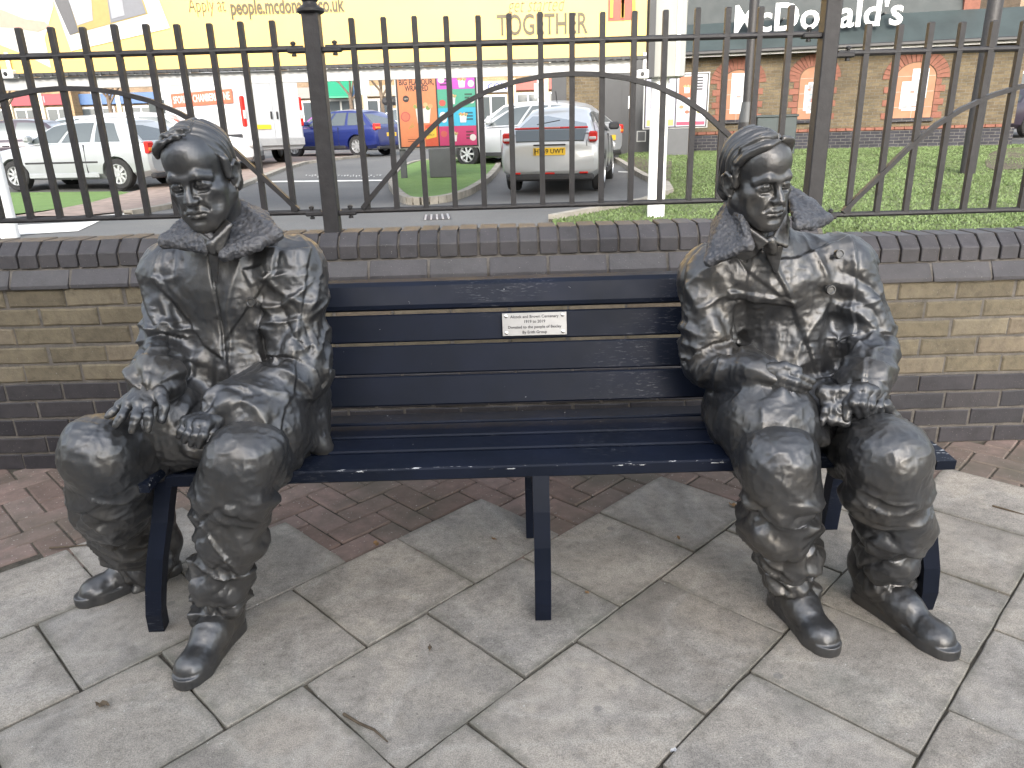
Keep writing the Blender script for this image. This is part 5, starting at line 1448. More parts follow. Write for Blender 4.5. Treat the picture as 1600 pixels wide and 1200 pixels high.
m=MB(); m.box((bbR.x-wid/2-.08,BY+.05,zb_-.108),(wid-.10,.06,.125)); m.build('lower_apron',M['lightgrey'],bb)
m=MB(); m.box((bbR.x+.055,BY+.05,zb_+1.42),(.07,.2,3.3)); m.build('side_frame',M['greyclad'],bb)
px_=P(1027,300,BY+.2).x
for xx in (px_,P(2,330,BY+.2).x):
    m=MB(); m.tube([(xx,BY+.25,zg(xx,BY)-.05),(xx,BY+.25,zb_+2.5)],.105,20); m.build('support_post',M['whitep'],bb,smooth=True)
c0=P(1014,122,BY+.15); c1=P(1064,60,BY+.15)
m=MB(); m.box((P(1042,100,BY+.15).x,BY+.22,c0.z+1.5),(.38,.32,3.0),bev=.01); cas=m.build('post_casing',M['palegrey'],bb)
m=MB(); m.box((P(1060.5,100,BY).x,BY+.052,c0.z+1.5),(.04,.02,2.98)); m.build('casing_edge',M['yellow2'],cas)
for pxx in (1004,14):
    c=P(pxx,116,BY-.02); m=MB(); m.box(c,(.13,.09,.09),bev=.01); m.tube([(c.x+.02,BY-.02,c.z+.03),(c.x+.02,BY-.02,c.z+.22)],.02,8)
    l_=m.build('lamp_bracket',M['whitep'],bb); m=MB(); m.lathe([(0,-.012),(.02,-.012),(.024,0),(.024,.01)],(c.x-.01,BY-.065,c.z),12,'y'); m.build('lens',M['black'],l_)
BYF=BY+.008
def on_board(pts,c,dy,name='printed_shape'):
    m=MB(); m.prism([(P(a,b,BYF).x,P(a,b,BYF).z) for a,b in pts],'y',BYF-dy,BYF-dy+.002); return m.build(name,ink(c),bb)
on_board([(-40,-200),(-40,62),(0,70),(40,86),(80,106),(70,60),(84,10),(60,-200)],(.82,.79,.74),.004)
on_board([(-40,10),(0,14),(40,30),(70,34),(80,42),(60,50),(20,44),(-40,40)],(.74,.46,.36),.0075)
on_board([(80,-10),(112,80),(266,44),(225,-60),(120,-90)],(.86,.85,.83),.0075,'photo_print')
on_board([(84,-4),(110,55),(232,22),(214,-30),(120,-60)],(.52,.40,.14),.011,'photo_image')
on_board([(84,-4),(110,55),(124,50),(104,-12)],(.16,.16,.17),.0145,'photo_image')
on_board([(104,-12),(122,40),(146,32),(142,-20)],(.50,.53,.62),.0145,'photo_image')
on_board([(166,-20),(174,36),(229,21),(214,-24)],(.26,.27,.30),.0145,'photo_image')
on_board([(170,-5),(176,30),(196,24),(190,-12)],(.45,.46,.50),.018,'photo_image')
M['adink']=ink((.15,.12,.06))
def ad(txt,pxa,pya,pxb,pyb,cap,off=0.0,shear=0.0):
    a=P(pxa,pya,BYF); b=P(pxb,pyb,BYF)
    X=Vector((1,0,(b.z-a.z)/(b.x-a.x)*0)); 
    o=btext(txt,cap/.72,M['adink'],((a.x+b.x)/2,BYF-.004,(a.z+b.z)/2),b.x-a.x,name='printed_lettering',extrude=.001,offset=off,parent=bb,shear=shear)
    return o
ad('Apply at',294,8,352,9,.15,-.003)
ad('people.mcdonalds.co.uk',359,12,537,8,.15,.006)
ad('get started',791,10,882,6,.15,-.004,.35)
ad('TOGETHER',776,41,918,38,.21,.004)
on_board([(950,-40),(950,33),(992,31),(992,-40)],(.72,.10,.06),.004,'emblem_panel')
for s in(0,1):
    m=MB(); xa=P(955+s*17,31,BYF).x; za=P(955+s*17,28,BYF).z; wv=.125
    pts=[(xa+wv*.5-wv*.5*math.cos(math.pi*i/14),BYF-.012,za+.42*math.sin(math.pi*i/14)**.8) for i in range(15)]
    m.flat(pts,.008,.032,side=(0,1,0)); m.build('arch_emblem',ink((.85,.55,.04)),bb)
# ------------------------------------------------------------------ lamp posts
def lamp(px_top,px_base,py_base,yd,r0,r1,hbase,label,collar):
    x=P(px_base,py_base,yd).x; z0=zg(x,yd)
    r=tag(empty('lamp_post',(x,yd,z0)),label,'lamp post')
    m=MB(); m.tube([(x,yd,z0-.05),(x,yd,z0+hbase)],r0,18); m.build('base_section',M['fence'],r,smooth=True)
    if collar:
        m=MB(); m.lathe([(r0*1.02,z0+hbase-.01),(r0*1.02,z0+hbase+.01),(r1*1.15,z0+hbase+.24),(r1*1.15,z0+hbase+.27)],(x,yd,0),18); m.build('collar',M['greybox'],r,smooth=True)
    m=MB(); m.tube([(x,yd,z0+hbase-.02),(x,yd,z0+5.6)],r1,16); m.tube([(x,yd,z0+5.55),(x,yd-.3,z0+5.8),(x,yd-.9,z0+5.9)],r1*.7,10); m.build('shaft',M['fence'],r,smooth=True)
    m=MB(); m.box((x,yd-1.15,z0+5.9),(.22,.6,.10),bev=.03); m.build('lantern',M['greybox'],r)
P1=P(1165,200,11.5)
lamp(0,1165,200,11.5,.108,.068,P(1165,190,11.5).z-zg(P1.x,11.5),'black lamp post with a tapered silver collar behind the statue with gloves',True)
lamp(0,1512,267,12.6,.115,.113,1.3,'thick black lamp post on the lawn near the right end of the restaurant',False)
# fallen yellow wrapper by the wall
c=G(1252,233); m=MB(); rq=random.Random(2)
w0=empty('litter_bag',(c.x,c.y,c.z)); tag(w0,'crumpled yellow bag lying on the grass by the plinth','litter')
n=9; vs=[]
for j in range(6):
    for i in range(n):
        a=2*math.pi*i/n; r_=(.20,.24,.22,.17,.10,.03)[j]*rq.uniform(.75,1.25); vs.append((c.x+r_*math.cos(a)*1.1,c.y+r_*math.sin(a)*.7,c.z+j*.055*rq.uniform(.8,1.1)))
m.add(vs,[(j*n+i,j*n+(i+1)%n,(j+1)*n+(i+1)%n,(j+1)*n+i) for j in range(5) for i in range(n)]); m.build('crumpled_film',ink((.62,.42,.08)),w0)
m=MB(); m.box((c.x-.22,c.y,c.z+.1),(.16,.12,.2),bev=.03); m.build('paper_cup',ink((.45,.42,.36)),w0)
# ------------------------------------------------------------------ vehicles
def paint(name,c,metal=.0,rough=.28):
    t=NT(name); f=t.noise(3,3)
    return t.set(base=t.ramp(f,[(.3,tuple(x*.94 for x in c)),(.7,c)]),rough=rough,metal=metal,coat=.6)
PT=dict(silver=paint('silver_car_paint',(.36,.38,.395),.35,.34),white=paint('white_car_paint',(.52,.53,.54)),blue=paint('blue_car_paint',(.012,.022,.13),.2),dark=paint('dark_car_paint',(.03,.022,.035),.2),
  grey=paint('pale_blue_car_paint',(.33,.39,.44),.3),purple=paint('purple_car_paint',(.20,.06,.22)),pearl=paint('pearl_silver_car_paint',(.38,.395,.415),.25,.34))
t=NT('car_glass'); M['cglass']=t.set(base=(.09,.105,.11),rough=.06,spec=.9,metal=.35)
M['tyre']=plain('tyre_rubber',(.018,.018,.019),.85,0,.2,20); M['alloy']=plain('alloy_rim',(.58,.59,.60),.35,.7,.05,20)
M['redlight']=plain('red_lamp_lens',(.50,.025,.02),.2,0,.1,20); M['clearlight']=plain('clear_lamp_lens',(.62,.62,.62),.15,.3,.1,20)
M['amber']=plain('amber_lamp_lens',(.65,.22,.03),.2,0,.1,20)
M['plate']=plain('yellow_number_plate',(.78,.50,.04),.4,0,.03,20); M['trim']=plain('black_car_trim',(.022,.022,.024),.6,0,.15,12)
M['greytrim']=plain('grey_bumper_plastic',(.30,.305,.31),.6,0,.1,8)
import bmesh as _bmx
def wheel_mesh(R,w_=.2,spokes=7):
    m=MB(); m.lathe([(R*.62,-w_/2),(R*.93,-w_/2),(R,-w_*.36),(R,w_*.36),(R*.93,w_/2),(R*.62,w_/2)],(0,0,0),28,'y',cap=False)
    a=m.mesh('wheel'); a.materials.append(M['tyre']); smooth_(a,35)
    m=MB(); m.lathe([(0,-w_*.40),(R*.12,-w_*.42),(R*.14,-w_*.34),(R*.16,-w_*.30)],(0,0,0),16,'y')
    m.lathe([(R*.56,-w_*.30),(R*.60,-w_*.50),(R*.66,-w_*.50),(R*.66,-w_*.2),(R*.56,-w_*.15)],(0,0,0),28,'y',cap=False)
    for k in range(spokes):
        q=2*math.pi*k/spokes; Mx=Matrix.Rotation(q,3,'Y'); m.box(Mx@Vector((R*.36,-w_*.34,0)),(R*.52,w_*.12,R*.15),M=Mx)
    m.lathe([(0,-w_*.10),(R*.6,-w_*.10)],(0,0,0),20,'y')
    b=m.mesh('rim'); b.materials.append(M['alloy']); return a,b
def car(name,label,cat,loc,heading,L,W,H,mat,prof,roof,cuts,wb,R=.31,rearov=.75,tail=None,plate=None,extra=None,front=True,wheels=True,group='cars in the car park',rim_sp=7,sidestrip=False,taper=0.0,shoulder=.925):
    """prof: lower body stations (t 0 rear..1 front, z bottom, z top, half width); roof: belt rear, belt front, roof rear, roof front (x from rear, metres)
    cuts: side window splits as (u0,u1) along the greenhouse"""
    r=tag(empty(name,(loc[0],loc[1],loc[2]),math.atan2(heading[1],heading[0]),world=False),label,cat,group)
    Bd=lambda m_,nm,mt,pa=None,sm=False: m_.build(nm,mt,pa or r,smooth=sm,world=False)
    x0=-L/2
    m=MB(); rings=[]
    for t_,zb_,zt_,w_ in prof:
        x=x0+t_*L; w_=w_*W/2
        h=[(0,zb_),(.82*w_,zb_),(.965*w_,zb_+.09*(zt_-zb_)/.6),(w_,zb_+.42*(zt_-zb_)),(.992*w_,zb_+.72*(zt_-zb_)),(.975*w_,zt_-.075),(shoulder*w_,zt_-.008),(.6*w_,zt_+.012),(0,zt_+.02)]
        ring=[(x,y,z) for y,z in h]+[(x,-y,z) for y,z in h[-2:0:-1]]
        rings.append(ring)
    n=len(rings[0]); vs=[v for q in rings for v in q]
    fs=[(i*n+k,i*n+(k+1)%n,(i+1)*n+(k+1)%n,(i+1)*n+k) for i in range(len(rings)-1) for k in range(n)]
    fs+=[tuple(range(n-1,-1,-1)),tuple(range((len(rings)-1)*n,len(rings)*n))]
    m.add(vs,fs)
    me=m.mesh('tmp'); bo=bpy.data.objects.new('tmp',me); COL.objects.link(bo)
    xr_=x0+rearov; xf_=xr_+wb
    cut=MB()
    for xx in (xr_,xf_):
        for s in(-1,1): cut.lathe([(0,-.2),(R*1.16,-.2),(R*1.16,.2),(0,.2)],(xx,s*(W/2),R*.99),24,'y')
    cm=cut.mesh('cut'); co=bpy.data.objects.new('cut',cm); COL.objects.link(co)
    md=bo.modifiers.new('b','BOOLEAN'); md.operation='DIFFERENCE'; md.object=co; md.solver='EXACT'
    dg=bpy.context.evaluated_depsgraph_get(); dg.update(); bm_=bpy.data.meshes.new_from_object(bo.evaluated_get(dg))
    bpy.data.objects.remove(bo); bpy.data.objects.remove(co)
    bx=_bmx.new(); bx.from_mesh(bm_)
    # greenhouse
    zbelt=None; xb0,xb1,xt0,xt1=[x0+v for v in roof[:4]]; zb0,zb1=roof[4],roof[5]; wbm=W/2*.925; wtm=W/2*roof[6]
    def side(s,u,v,off=0):
        xb=xb0+(xb1-xb0)*u; xt=xt0+(xt1-xt0)*u; zb_=zb0+(zb1-zb0)*u; zt_=H-.045-.085*abs(2*u-1)**2.6
        wv=(wbm+(wtm-wbm)*v)*(1-taper*(1-u)**1.6); bulge=.02*math.sin(math.pi*v)
        return Vector((xb+(xt-xb)*v,s*(wv+bulge+off),zb_+(zt_-zb_)*v))
    us=[0,.06,.15,.3,.5,.7,.85,.94,1]; vsn=[0,.35,.7,1]
    gm=MB(); gv=[]
    for u in us:
        col=[side(1,u,v) for v in vsn]
        top=col[-1]; crown=[Vector((top.x,top.y*f,top.z+.055*(1-f*f)+.0)) for f in (.85,.5,0,-.5,-.85)]
        gv.append(col+crown+[Vector((c.x,-c.y,c.z)) for c in col[::-1]])
    ng=len(gv[0]); 
    gm.add([v for c in gv for v in c],[(i*ng+k,i*ng+k+1,(i+1)*ng+k+1,(i+1)*ng+k) for i in range(len(us)-1) for k in range(ng-1)]+[tuple(range(ng-1,-1,-1)),tuple(range((len(us)-1)*ng,len(us)*ng))])
    g_=gm.mesh('g'); bx.from_mesh(g_); _bmx.ops.recalc_face_normals(bx,faces=bx.faces); bx.to_mesh(bm_); bx.free()
    bm_.materials.clear(); bm_.materials.append(mat); bm_.name='car_body'; smooth_(bm_,32)
    body=bpy.data.objects.new('car_body',bm_); _own(body,r); WL[body.name]=None
    def panel(pts,nm,mt,off,th=.004,pa=None):
        m_=MB(); c=sum(pts,Vector())/len(pts); nn=(pts[1]-pts[0]).cross(pts[2]-pts[0]).normalized()
        if off is not None and nn.dot(off)<0: nn=-nn
        m_.add([p+nn*.005 for p in pts]+[p-nn*th for p in pts],[tuple(range(len(pts))),tuple(range(2*len(pts)-1,len(pts)-1,-1))]+[(i,(i+1)%len(pts),len(pts)+(i+1)%len(pts),len(pts)+i) for i in range(len(pts))])
        return Bd(m_,nm,mt,pa)
    def gridpanel(fn,nm,na=5,nb=5):
        m_=MB(); m_.add([fn(i/na,j/nb) for i in range(na+1) for j in range(nb+1)],[(i*(nb+1)+j,i*(nb+1)+j+1,(i+1)*(nb+1)+j+1,(i+1)*(nb+1)+j) for i in range(na) for j in range(nb)])
        return Bd(m_,nm,M['cglass'],None,True)
    for s in(-1,1):
        for u0,u1 in cuts:
            gridpanel(lambda a,b_,s=s,u0=u0,u1=u1:side(s,u0+(u1-u0)*a,.07+.80*b_,.007),'side_window')
    rp=[side(1,0,.12),side(-1,0,.12),side(-1,0,.88),side(1,0,.88)]
    for p in rp: p.y*=.90
    panel(rp,'rear_window',M['cglass'],Vector((-1,0,.3)))
    fp=[side(1,1,.06),side(-1,1,.06),side(-1,1,.92),side(1,1,.92)]
    for p in fp: p.y*=.92
    panel(fp,'windscreen',M['cglass'],Vector((1,0,.3)))
    wm_,rm_=wheel_mesh(R,.2,rim_sp)
    for xx in (xr_,xf_):
        for s in(-1,1):
            wo_=bpy.data.objects.new('wheel',wm_); _own(wo_,r); wo_.location=(xx,s*(W/2-.115),R); WL[wo_.name]=None
            wo_.rotation_euler.z=0 if s<0 else math.pi
            ro=bpy.data.objects.new('rim',rm_); _own(ro,wo_)
    # lamps, plate, mirrors, bumpers
    z1=prof[1][2]; w1=W/2*prof[1][3]
    for s in(-1,1):
        tl=tail or (.70,.92,.20)
        m=MB(); m.box((x0+.045,s*(w1-.085),(tl[0]+tl[1])/2),(.10,tl[2],tl[1]-tl[0]),bev=.025); l_=Bd(m,'tail_light',M['redlight'])
        m=MB(); m.box((x0+.0,s*(w1-.09),tl[0]+(tl[1]-tl[0])*.35),(.03,tl[2]*.8,(tl[1]-tl[0])*.28),bev=.01); Bd(m,'indicator_lens',M['amber'] if name!='silver_liftback' else M['clearlight'],l_)
        if front:
            m=MB(); m.box((-x0-.09,s*(W/2*.80),.66),(.16,.30,.14),bev=.04); Bd(m,'headlight',M['clearlight'])
        ms=side(s,.93,.12); m=MB(); m.box((ms.x-.02,s*(abs(ms.y)+.11),ms.z+.07),(.12,.20,.14),bev=.035); Bd(m,'door_mirror',mat if name!='silver_liftback' else M['trim'])
        m=MB(); m.box((x0+L*.5,s*W/2*.985,.30),(wb-2.6*R,.03,.10),bev=.012); Bd(m,'side_sill',M['trim'] if not sidestrip else mat)
        for xx in [x0+roof[0]+ (roof[1]-roof[0])*.52]:
            m=MB(); m.box((xx,s*W/2*.992,.78),(.16,.025,.03),bev=.008); Bd(m,'door_handle',mat)
            m=MB(); m.box((xx-.17,s*W/2*.985,.62),(.008,.03,.58)); m.box((xx+.78,s*W/2*.985,.60),(.008,.03,.54)); Bd(m,'door_seam',M['trim'])
        if sidestrip:
            m=MB(); m.box((x0+L*.5,s*W/2*1.0,.56),(wb-2.4*R,.02,.035),bev=.006); Bd(m,'rubbing_strip',M['trim'])
    m=MB(); m.box((x0+.06,0,.26),(.12,W*.84,.11),bev=.03); Bd(m,'rear_bumper',M['trim'])
    m=MB(); m.box((-x0-.06,0,.30),(.12,W*.82,.16),bev=.03); Bd(m,'front_bumper',M['trim'])
    m=MB(); m.box((x0-.006,0,.62 if not plate else plate[1]),(.02,.52,.115)); pl=Bd(m,'number_plate',M['plate'])
    if plate and plate[0]:
        text_mesh(plate[0],.098,M['black'],pl,(x0-.019,0,plate[1]),(0,-1,0),(0,0,1),name='plate_lettering',extrude=.001,offset=.001)
        m=MB(); m.box((x0-.014,.235,plate[1]),(.004,.04,.11)); Bd(m,'country_band',ink((.03,.08,.4)),pl)
    if extra: extra(r,Bd,x0,panel,side)
    return r
def hd(a): a=R_(a); return (-math.sin(a),math.cos(a))
HATCH=[(0,.34,.86,.86),(.012,.28,.92,.93),(.06,.24,.95,.985),(.2,.22,.95,1),(.5,.21,.93,1),(.68,.22,.92,1),(.8,.23,.87,.99),(.9,.25,.81,.96),(.965,.27,.74,.88),(.99,.30,.66,.78),(1,.36,.58,.70)]
def at_ground(px,py,y): 
    p=P(px,py,y); return (p.x,y,zg(p.x,y))
def shift(l,h,f,s):
    "centre of a car from the ground point under a wheel: f forward, s to its left"
    return (l[0]+h[0]*f-h[1]*s,l[1]+h[1]*f+h[0]*s,0)
def lev(l): return (l[0],l[1],zg(l[0],l[1]))
# silver hatchback, side on
h=hd(78); rw=at_ground(195,298,16.1)
def gx(r,Bd,x0,panel,side): pass
car('hatchback','silver three door hatchback parked side on at the far left','car',lev(shift(rw,h,4.15/2-.78,-.74)),h,4.15,1.73,1.44,PT['silver'],HATCH,(.12,3.05,.55,2.25,.92,.93,.70),[(.17,.38),(.42,.66),(.69,.95)],2.51,.31,.78,tail=(.70,.94,.22),plate=(None,.58),sidestrip=True,rim_sp=9,extra=gx)
# white estate behind it, dark car and others on the left
h=hd(-80); c=P(262,200,20.5); car('estate_car','white estate car parked between the silver hatchback and the white van','car',lev((c.x,c.y)),h,4.5,1.78,1.52,PT['white'],HATCH,(.1,3.2,.4,2.4,.93,.93,.72),[(.05,.28),(.32,.6),(.64,.93)],2.65,.32,.85)
h=hd(100); c=P(2,210,20.5); car('saloon_car','dark purple car behind the front of the silver hatchback','car',lev((c.x,c.y)),h,4.3,1.75,1.45,PT['dark'],HATCH,(.3,3.1,.8,2.2,.92,.93,.70),[(.08,.45),(.5,.93)],2.6,.31,.8)
h=hd(80); c=P(118,190,27.5); car('estate_car','pale blue car parked in the row behind the silver hatchback','car',lev((c.x,c.y)),h,4.4,1.78,1.55,PT['grey'],HATCH,(.1,3.2,.4,2.4,.93,.93,.72),[(.05,.28),(.32,.6),(.64,.93)],2.65,.32,.85)
# blue hatchback
h=hd(64); c=P(530,210,26.6); car('hatchback','blue five door hatchback in the middle of the car park','car',lev((c.x,c.y)),h,4.25,1.76,1.47,PT['blue'],HATCH,(.14,3.05,.62,2.2,.93,.94,.70),[(.08,.34),(.38,.62),(.65,.93)],2.6,.32,.8,tail=(.80,1.00,.34),plate=('KP58 JXE',.66))
h=hd(72); c=P(630,195,32); car('suv','white suv with a dark roof box beyond the blue hatchback','car',lev((c.x,c.y)),h,4.5,1.85,1.65,PT['white'],[(a,b+.08,d_+.12,e) for a,b,d_,e in HATCH],(.12,3.2,.5,2.4,1.05,1.06,.74),[(.05,.28),(.32,.6),(.64,.93)],2.65,.35,.85,
    extra=lambda r,Bd,x0,panel,side:(lambda m_:(m_.box((-.1,0,1.85),(1.7,.7,.3),bev=.1),Bd(m_,'roof_box',M['trim'])))(MB()))
c=P(508,185,36); car('small_car','purple car in the row before the shops','car',lev((c.x,c.y)),hd(70),3.9,1.7,1.6,PT['purple'],HATCH,(.12,2.9,.4,2.1,.92,.93,.72),[(.08,.45),(.5,.93)],2.45,.31,.75)
# silver saloon turning in the drive-through queue
h=hd(62); c=P(826,222,19.6); car('saloon_car','pearl silver car ahead of the queueing liftback by the menu board','car',lev((c.x,c.y)),h,4.4,1.78,1.50,PT['pearl'],HATCH,(.2,3.15,.75,2.3,.93,.94,.71),[(.08,.34),(.38,.62),(.65,.93)],2.65,.32,.85)
c=P(800,185,29); car('estate_car','white car with dark windows behind the pearl silver one','car',lev((c.x,c.y)),hd(75),4.5,1.8,1.6,PT['white'],HATCH,(.1,3.2,.4,2.4,.93,.93,.72),[(.05,.28),(.32,.6),(.64,.93)],2.65,.32,.85)
c=P(1618,190,24); car('saloon_car','dark car at the right edge beyond the restaurant corner','car',lev((c.x,c.y)),hd(-70),4.4,1.78,1.5,PT['dark'],HATCH,(.3,3.1,.8,2.2,.92,.93,.70),[(.08,.45),(.5,.93)],2.6,.31,.8)
# silver liftback seen from behind
LB=[(0,.36,.72,.84),(.010,.30,.80,.92),(.035,.25,.92,.965),(.09,.23,.94,.985),(.25,.21,.97,1),(.5,.20,.94,1),(.68,.21,.92,1),(.8,.22,.86,.99),(.9,.24,.79,.95),(.965,.27,.70,.86),(1,.36,.55,.70)]
def lb_extra(r,Bd,x0,panel,side):
    m=MB(); m.box((x0+.25,0,1.02),(.10,1.20,.032),bev=.012); sp=Bd(m,'tail_spoiler',M['redlight'])
    m=MB(); m.box((x0+.195,0,1.022),(.02,.30,.022),bev=.006); Bd(m,'high_brake_light',ink((.9,.25,.2)),sp)
    p=[Vector((x0+.035,.55,.825)),Vector((x0+.035,-.55,.825)),Vector((x0+.175,-.58,.995)),Vector((x0+.175,.58,.995))]
    panel(p,'lower_rear_window',M['cglass'],Vector((-1,0,.2)),th=.03)
    m=MB(); m.box((x0+.006,0,.765),(.03,.52,.022),bev=.006); Bd(m,'hatch_grip',M['trim'])
    m=MB(); m.box((x0+.012,0,.50),(.012,1.42,.010)); m.box((x0+.02,.60,.68),(.02,.008,.30)); m.box((x0+.02,-.60,.68),(.02,.008,.30)); Bd(m,'hatch_seam',M['trim'])
    for s in(-1,1): m=MB(); m.box((x0+.02,s*.55,.33),(.03,.14,.03),bev=.008); Bd(m,'rear_reflector',M['redlight'])
    m=MB(); m.box((x0+.03,0,.33),(.03,.16,.04),bev=.008); Bd(m,'rear_reflector',M['redlight'])
    m=MB(); m.tube([Vector((x0+1.05,0,1.41)),Vector((x0+.85,0,1.60))],.006,6); Bd(m,'aerial',M['trim'])
    m=MB(); m.tube([Vector((x0+.36,.25,1.08)),Vector((x0+.46,-.12,1.14))],.008,6); Bd(m,'rear_wiper',M['trim'])
h=hd(-11); rwr=at_ground(936,301,13.2)
car('silver_liftback','silver liftback with glowing red brake lights seen from behind','car',lev(shift(rwr,h,4.39/2-.88,.74)),h,4.39,1.70,1.39,paint('bright_silver_car_paint',(.45,.465,.475),.25,.34),LB,(.14,3.25,1.35,2.2,.93,.93,.64),[(.10,.34),(.38,.62),(.65,.93)],2.55,.31,.88,tail=(.80,.96,.14),taper=.13,shoulder=.88,plate=('HY59 UWT',.665),extra=lb_extra)
# white van
def van():
    L,W,H=5.4,2.05,2.5; h=hd(54); c=P(452,250,22.2); l=(c.x+h[0]*L/2+h[1]*(-.35),c.y+h[1]*L/2-h[0]*(-.35)); l=lev(l)
    r=tag(empty('van',l,math.atan2(h[1],h[0]),world=False),'white panel van with an orange lettered stripe seen from its rear corner','van')
    Bd=lambda m_,nm,mt,pa=None,sm=False: m_.build(nm,mt,pa or r,smooth=sm,world=False)
    x0=-L/2; m=MB(); rings=[]
    for x,zb_,zt_,w_ in ((x0,.45,2.40,.93),(x0+.03,.40,2.46,.965),(x0+.2,.38,2.5,.985),(.4,.36,2.52,1),(.95,.36,2.50,1),(1.35,.36,2.25,1),(1.75,.36,1.62,.99),(2.2,.36,1.22,.96),(2.55,.38,1.02,.88),(2.7,.45,.85,.75)):
        w_*=W/2; hf=[(0,zb_),(.9*w_,zb_),(w_,zb_+.12),(w_,1.0 if zt_>1.4 else zb_+.6*(zt_-zb_)),(.985*w_,min(1.7,zt_-.16)),(.93*w_,zt_-.14),(.82*w_,zt_-.03),(.5*w_,zt_),(0,zt_+.01)]
        rings.append([(x,y,z) for y,z in hf]+[(x,-y,z) for y,z in hf[-2:0:-1]])
    n=len(rings[0]); m.add([v for q in rings for v in q],[(i*n+k,i*n+(k+1)%n,(i+1)*n+(k+1)%n,(i+1)*n+k) for i in range(len(rings)-1) for k in range(n)]+[tuple(range(n-1,-1,-1)),tuple(range((len(rings)-1)*n,len(rings)*n))])
    Bd(m,'van_body',PT['white'],sm=35)
    for s in(-1,1):
        m=MB(); m.box((x0-.004,s*.47,1.46),(.03,.90,1.75),bev=.012); dr_=Bd(m,'rear_door',PT['white'])
        m=MB(); m.box((x0-.03,s*.10,1.30),(.03,.06,.20),bev=.01); Bd(m,'door_handle',M['trim'],dr_)
        m=MB(); m.box((x0+.02,s*.955,1.40),(.10,.13,.78),bev=.03); tl=Bd(m,'tail_light',M['redlight'])
        m=MB(); m.box((x0-.035,s*.955,1.32),(.03,.09,.22),bev=.01); Bd(m,'reversing_lens',M['clearlight'],tl)
        m=MB(); m.box((x0+.85,s*W/2*.995,.62),(1.5,.03,.42),bev=.02); Bd(m,'lower_cladding',M['trim'])
        m=MB(); m.box((1.35,s*W/2*.99,1.60),(.85,.03,.5),bev=.02); Bd(m,'side_window',M['cglass'])
    m=MB(); m.box((x0-.01,0,.60),(.14,1.9,.24),bev=.03); Bd(m,'rear_bumper',M['greytrim'])
    m=MB(); m.box((x0-.03,.42,1.0),(.02,.52,.115)); Bd(m,'number_plate',M['plate'])
    m=MB(); m.prism([(1.42,2.2),(1.78,1.64),(1.9,1.6),(1.5,2.28)],'y',-.85,.85); Bd(m,'windscreen',M['cglass'])
    s=1
    m=MB(); m.box((x0+1.75,W/2+.004,1.80),(2.9,.012,.36)); st=Bd(m,'sign_stripe',ink((.80,.20,.11)))
    o=text_mesh('SFORD & CHAMBERLAYNE',.27,ink((.86,.82,.80)),r,(x0+1.75,W/2+.012,1.80),(-1,0,0),(0,0,1),name='stripe_lettering',extrude=.001,offset=.006)
    xs_=[v.co.x for v in o.data.vertices]; k=2.7/(max(xs_)-min(xs_))
    for v in o.data.vertices: v.co.x=(x0+1.75)+(v.co.x-x0-1.75)*k
    wm_,rm_=wheel_mesh(.34,.22,6)
    for xx in (x0+1.05,x0+4.4):
        for s in(-1,1):
            wo_=bpy.data.objects.new('wheel',wm_); _own(wo_,r); wo_.location=(xx,s*(W/2-.10),.34); wo_.rotation_euler.z=0 if s<0 else math.pi
            ro=bpy.data.objects.new('rim',rm_); _own(ro,wo_)
van()
# ------------------------------------------------------------------ shops across the car park
M['shopbrick']=_bbrick('tan_shop_brick',((.36,.25,.14),(.29,.20,.11)),(.30,.25,.19))
M['shopbrick2']=_bbrick('brown_shop_brick',((.26,.19,.13),(.21,.15,.10)),(.24,.2,.16))
M['cream']=plain('cream_render',(.62,.52,.36),.8,0,.08,2)
M['shopglass']=NT('shop_glass').set(base=(.07,.085,.095),rough=.08,spec=.8,metal=.2)
def shop(pxa,pxb,y,label,wall,bays,fascia,sign=None,h=7.5,awning=None):
    a=P(pxa,200,y).x; b=P(pxb,200,y).x; W_=b-a; z0=zg((a+b)/2,y)-.05
    r=tag(empty('shop_building',((a+b)/2,y,z0),world=False),label,'building','shops beyond the car park')
    Bd=lambda m_,nm,mt,pa=None: m_.build(nm,mt,pa or r,world=False)
    m=MB(); m.box((0,4,h/2),(W_-.02,8,h)); Bd(m,'brick_wall',wall)
    m=MB(); m.prism([(-.3,h),(4,h+2.2),(8.3,h)],'x',-W_/2,W_/2); Bd(m,'roof',M['slate'])
    for k in range(bays):
        x=-W_/2+W_*(k+.5)/bays; w_=W_/bays
        m=MB(); m.box((x,-.03,1.35),(w_-.5,.1,2.5)); f=Bd(m,'shop_front',M['lightgrey'])
        for q in range(2): m=MB(); m.box((x+(q-.5)*(w_-.6)/2,-.09,1.38),((w_-.7)/2-.06,.03,2.2)); Bd(m,'shop_window',M['shopglass'],f)
        m=MB(); m.box((x,-.02,4.9),(1.3,.1,1.5)); u=Bd(m,'upper_window',M['whitep'])
        for q in(-1,1): m=MB(); m.box((x+q*.31,-.08,4.9),(.54,.03,1.34)); Bd(m,'window_pane',M['shopglass'],u)
        m=MB(); m.box((x-w_/2+.12,-.12,1.7),(.26,.3,3.4),bev=.02); Bd(m,'pilaster',M['cream'])
    m=MB(); m.box((0,-.14,3.02),(W_-.4,.18,.62),bev=.02); fs_=Bd(m,'fascia',ink(fascia))
    if sign: 
        o=text_mesh(sign[0],.5,ink(sign[1]),r,(sign[2]*W_/2,-.245,3.02),(1,0,0),(0,0,1),name='fascia_lettering',extrude=.01,offset=.01)
    if awning:
        m=MB(); m.prism([(-1.3,2.7),(-1.3,2.6),(-.1,3.0),(-.1,3.7)],'x',-W_/2+.3,W_/2-.3); Bd(m,'awning',ink(awning))
    return r
Y=47
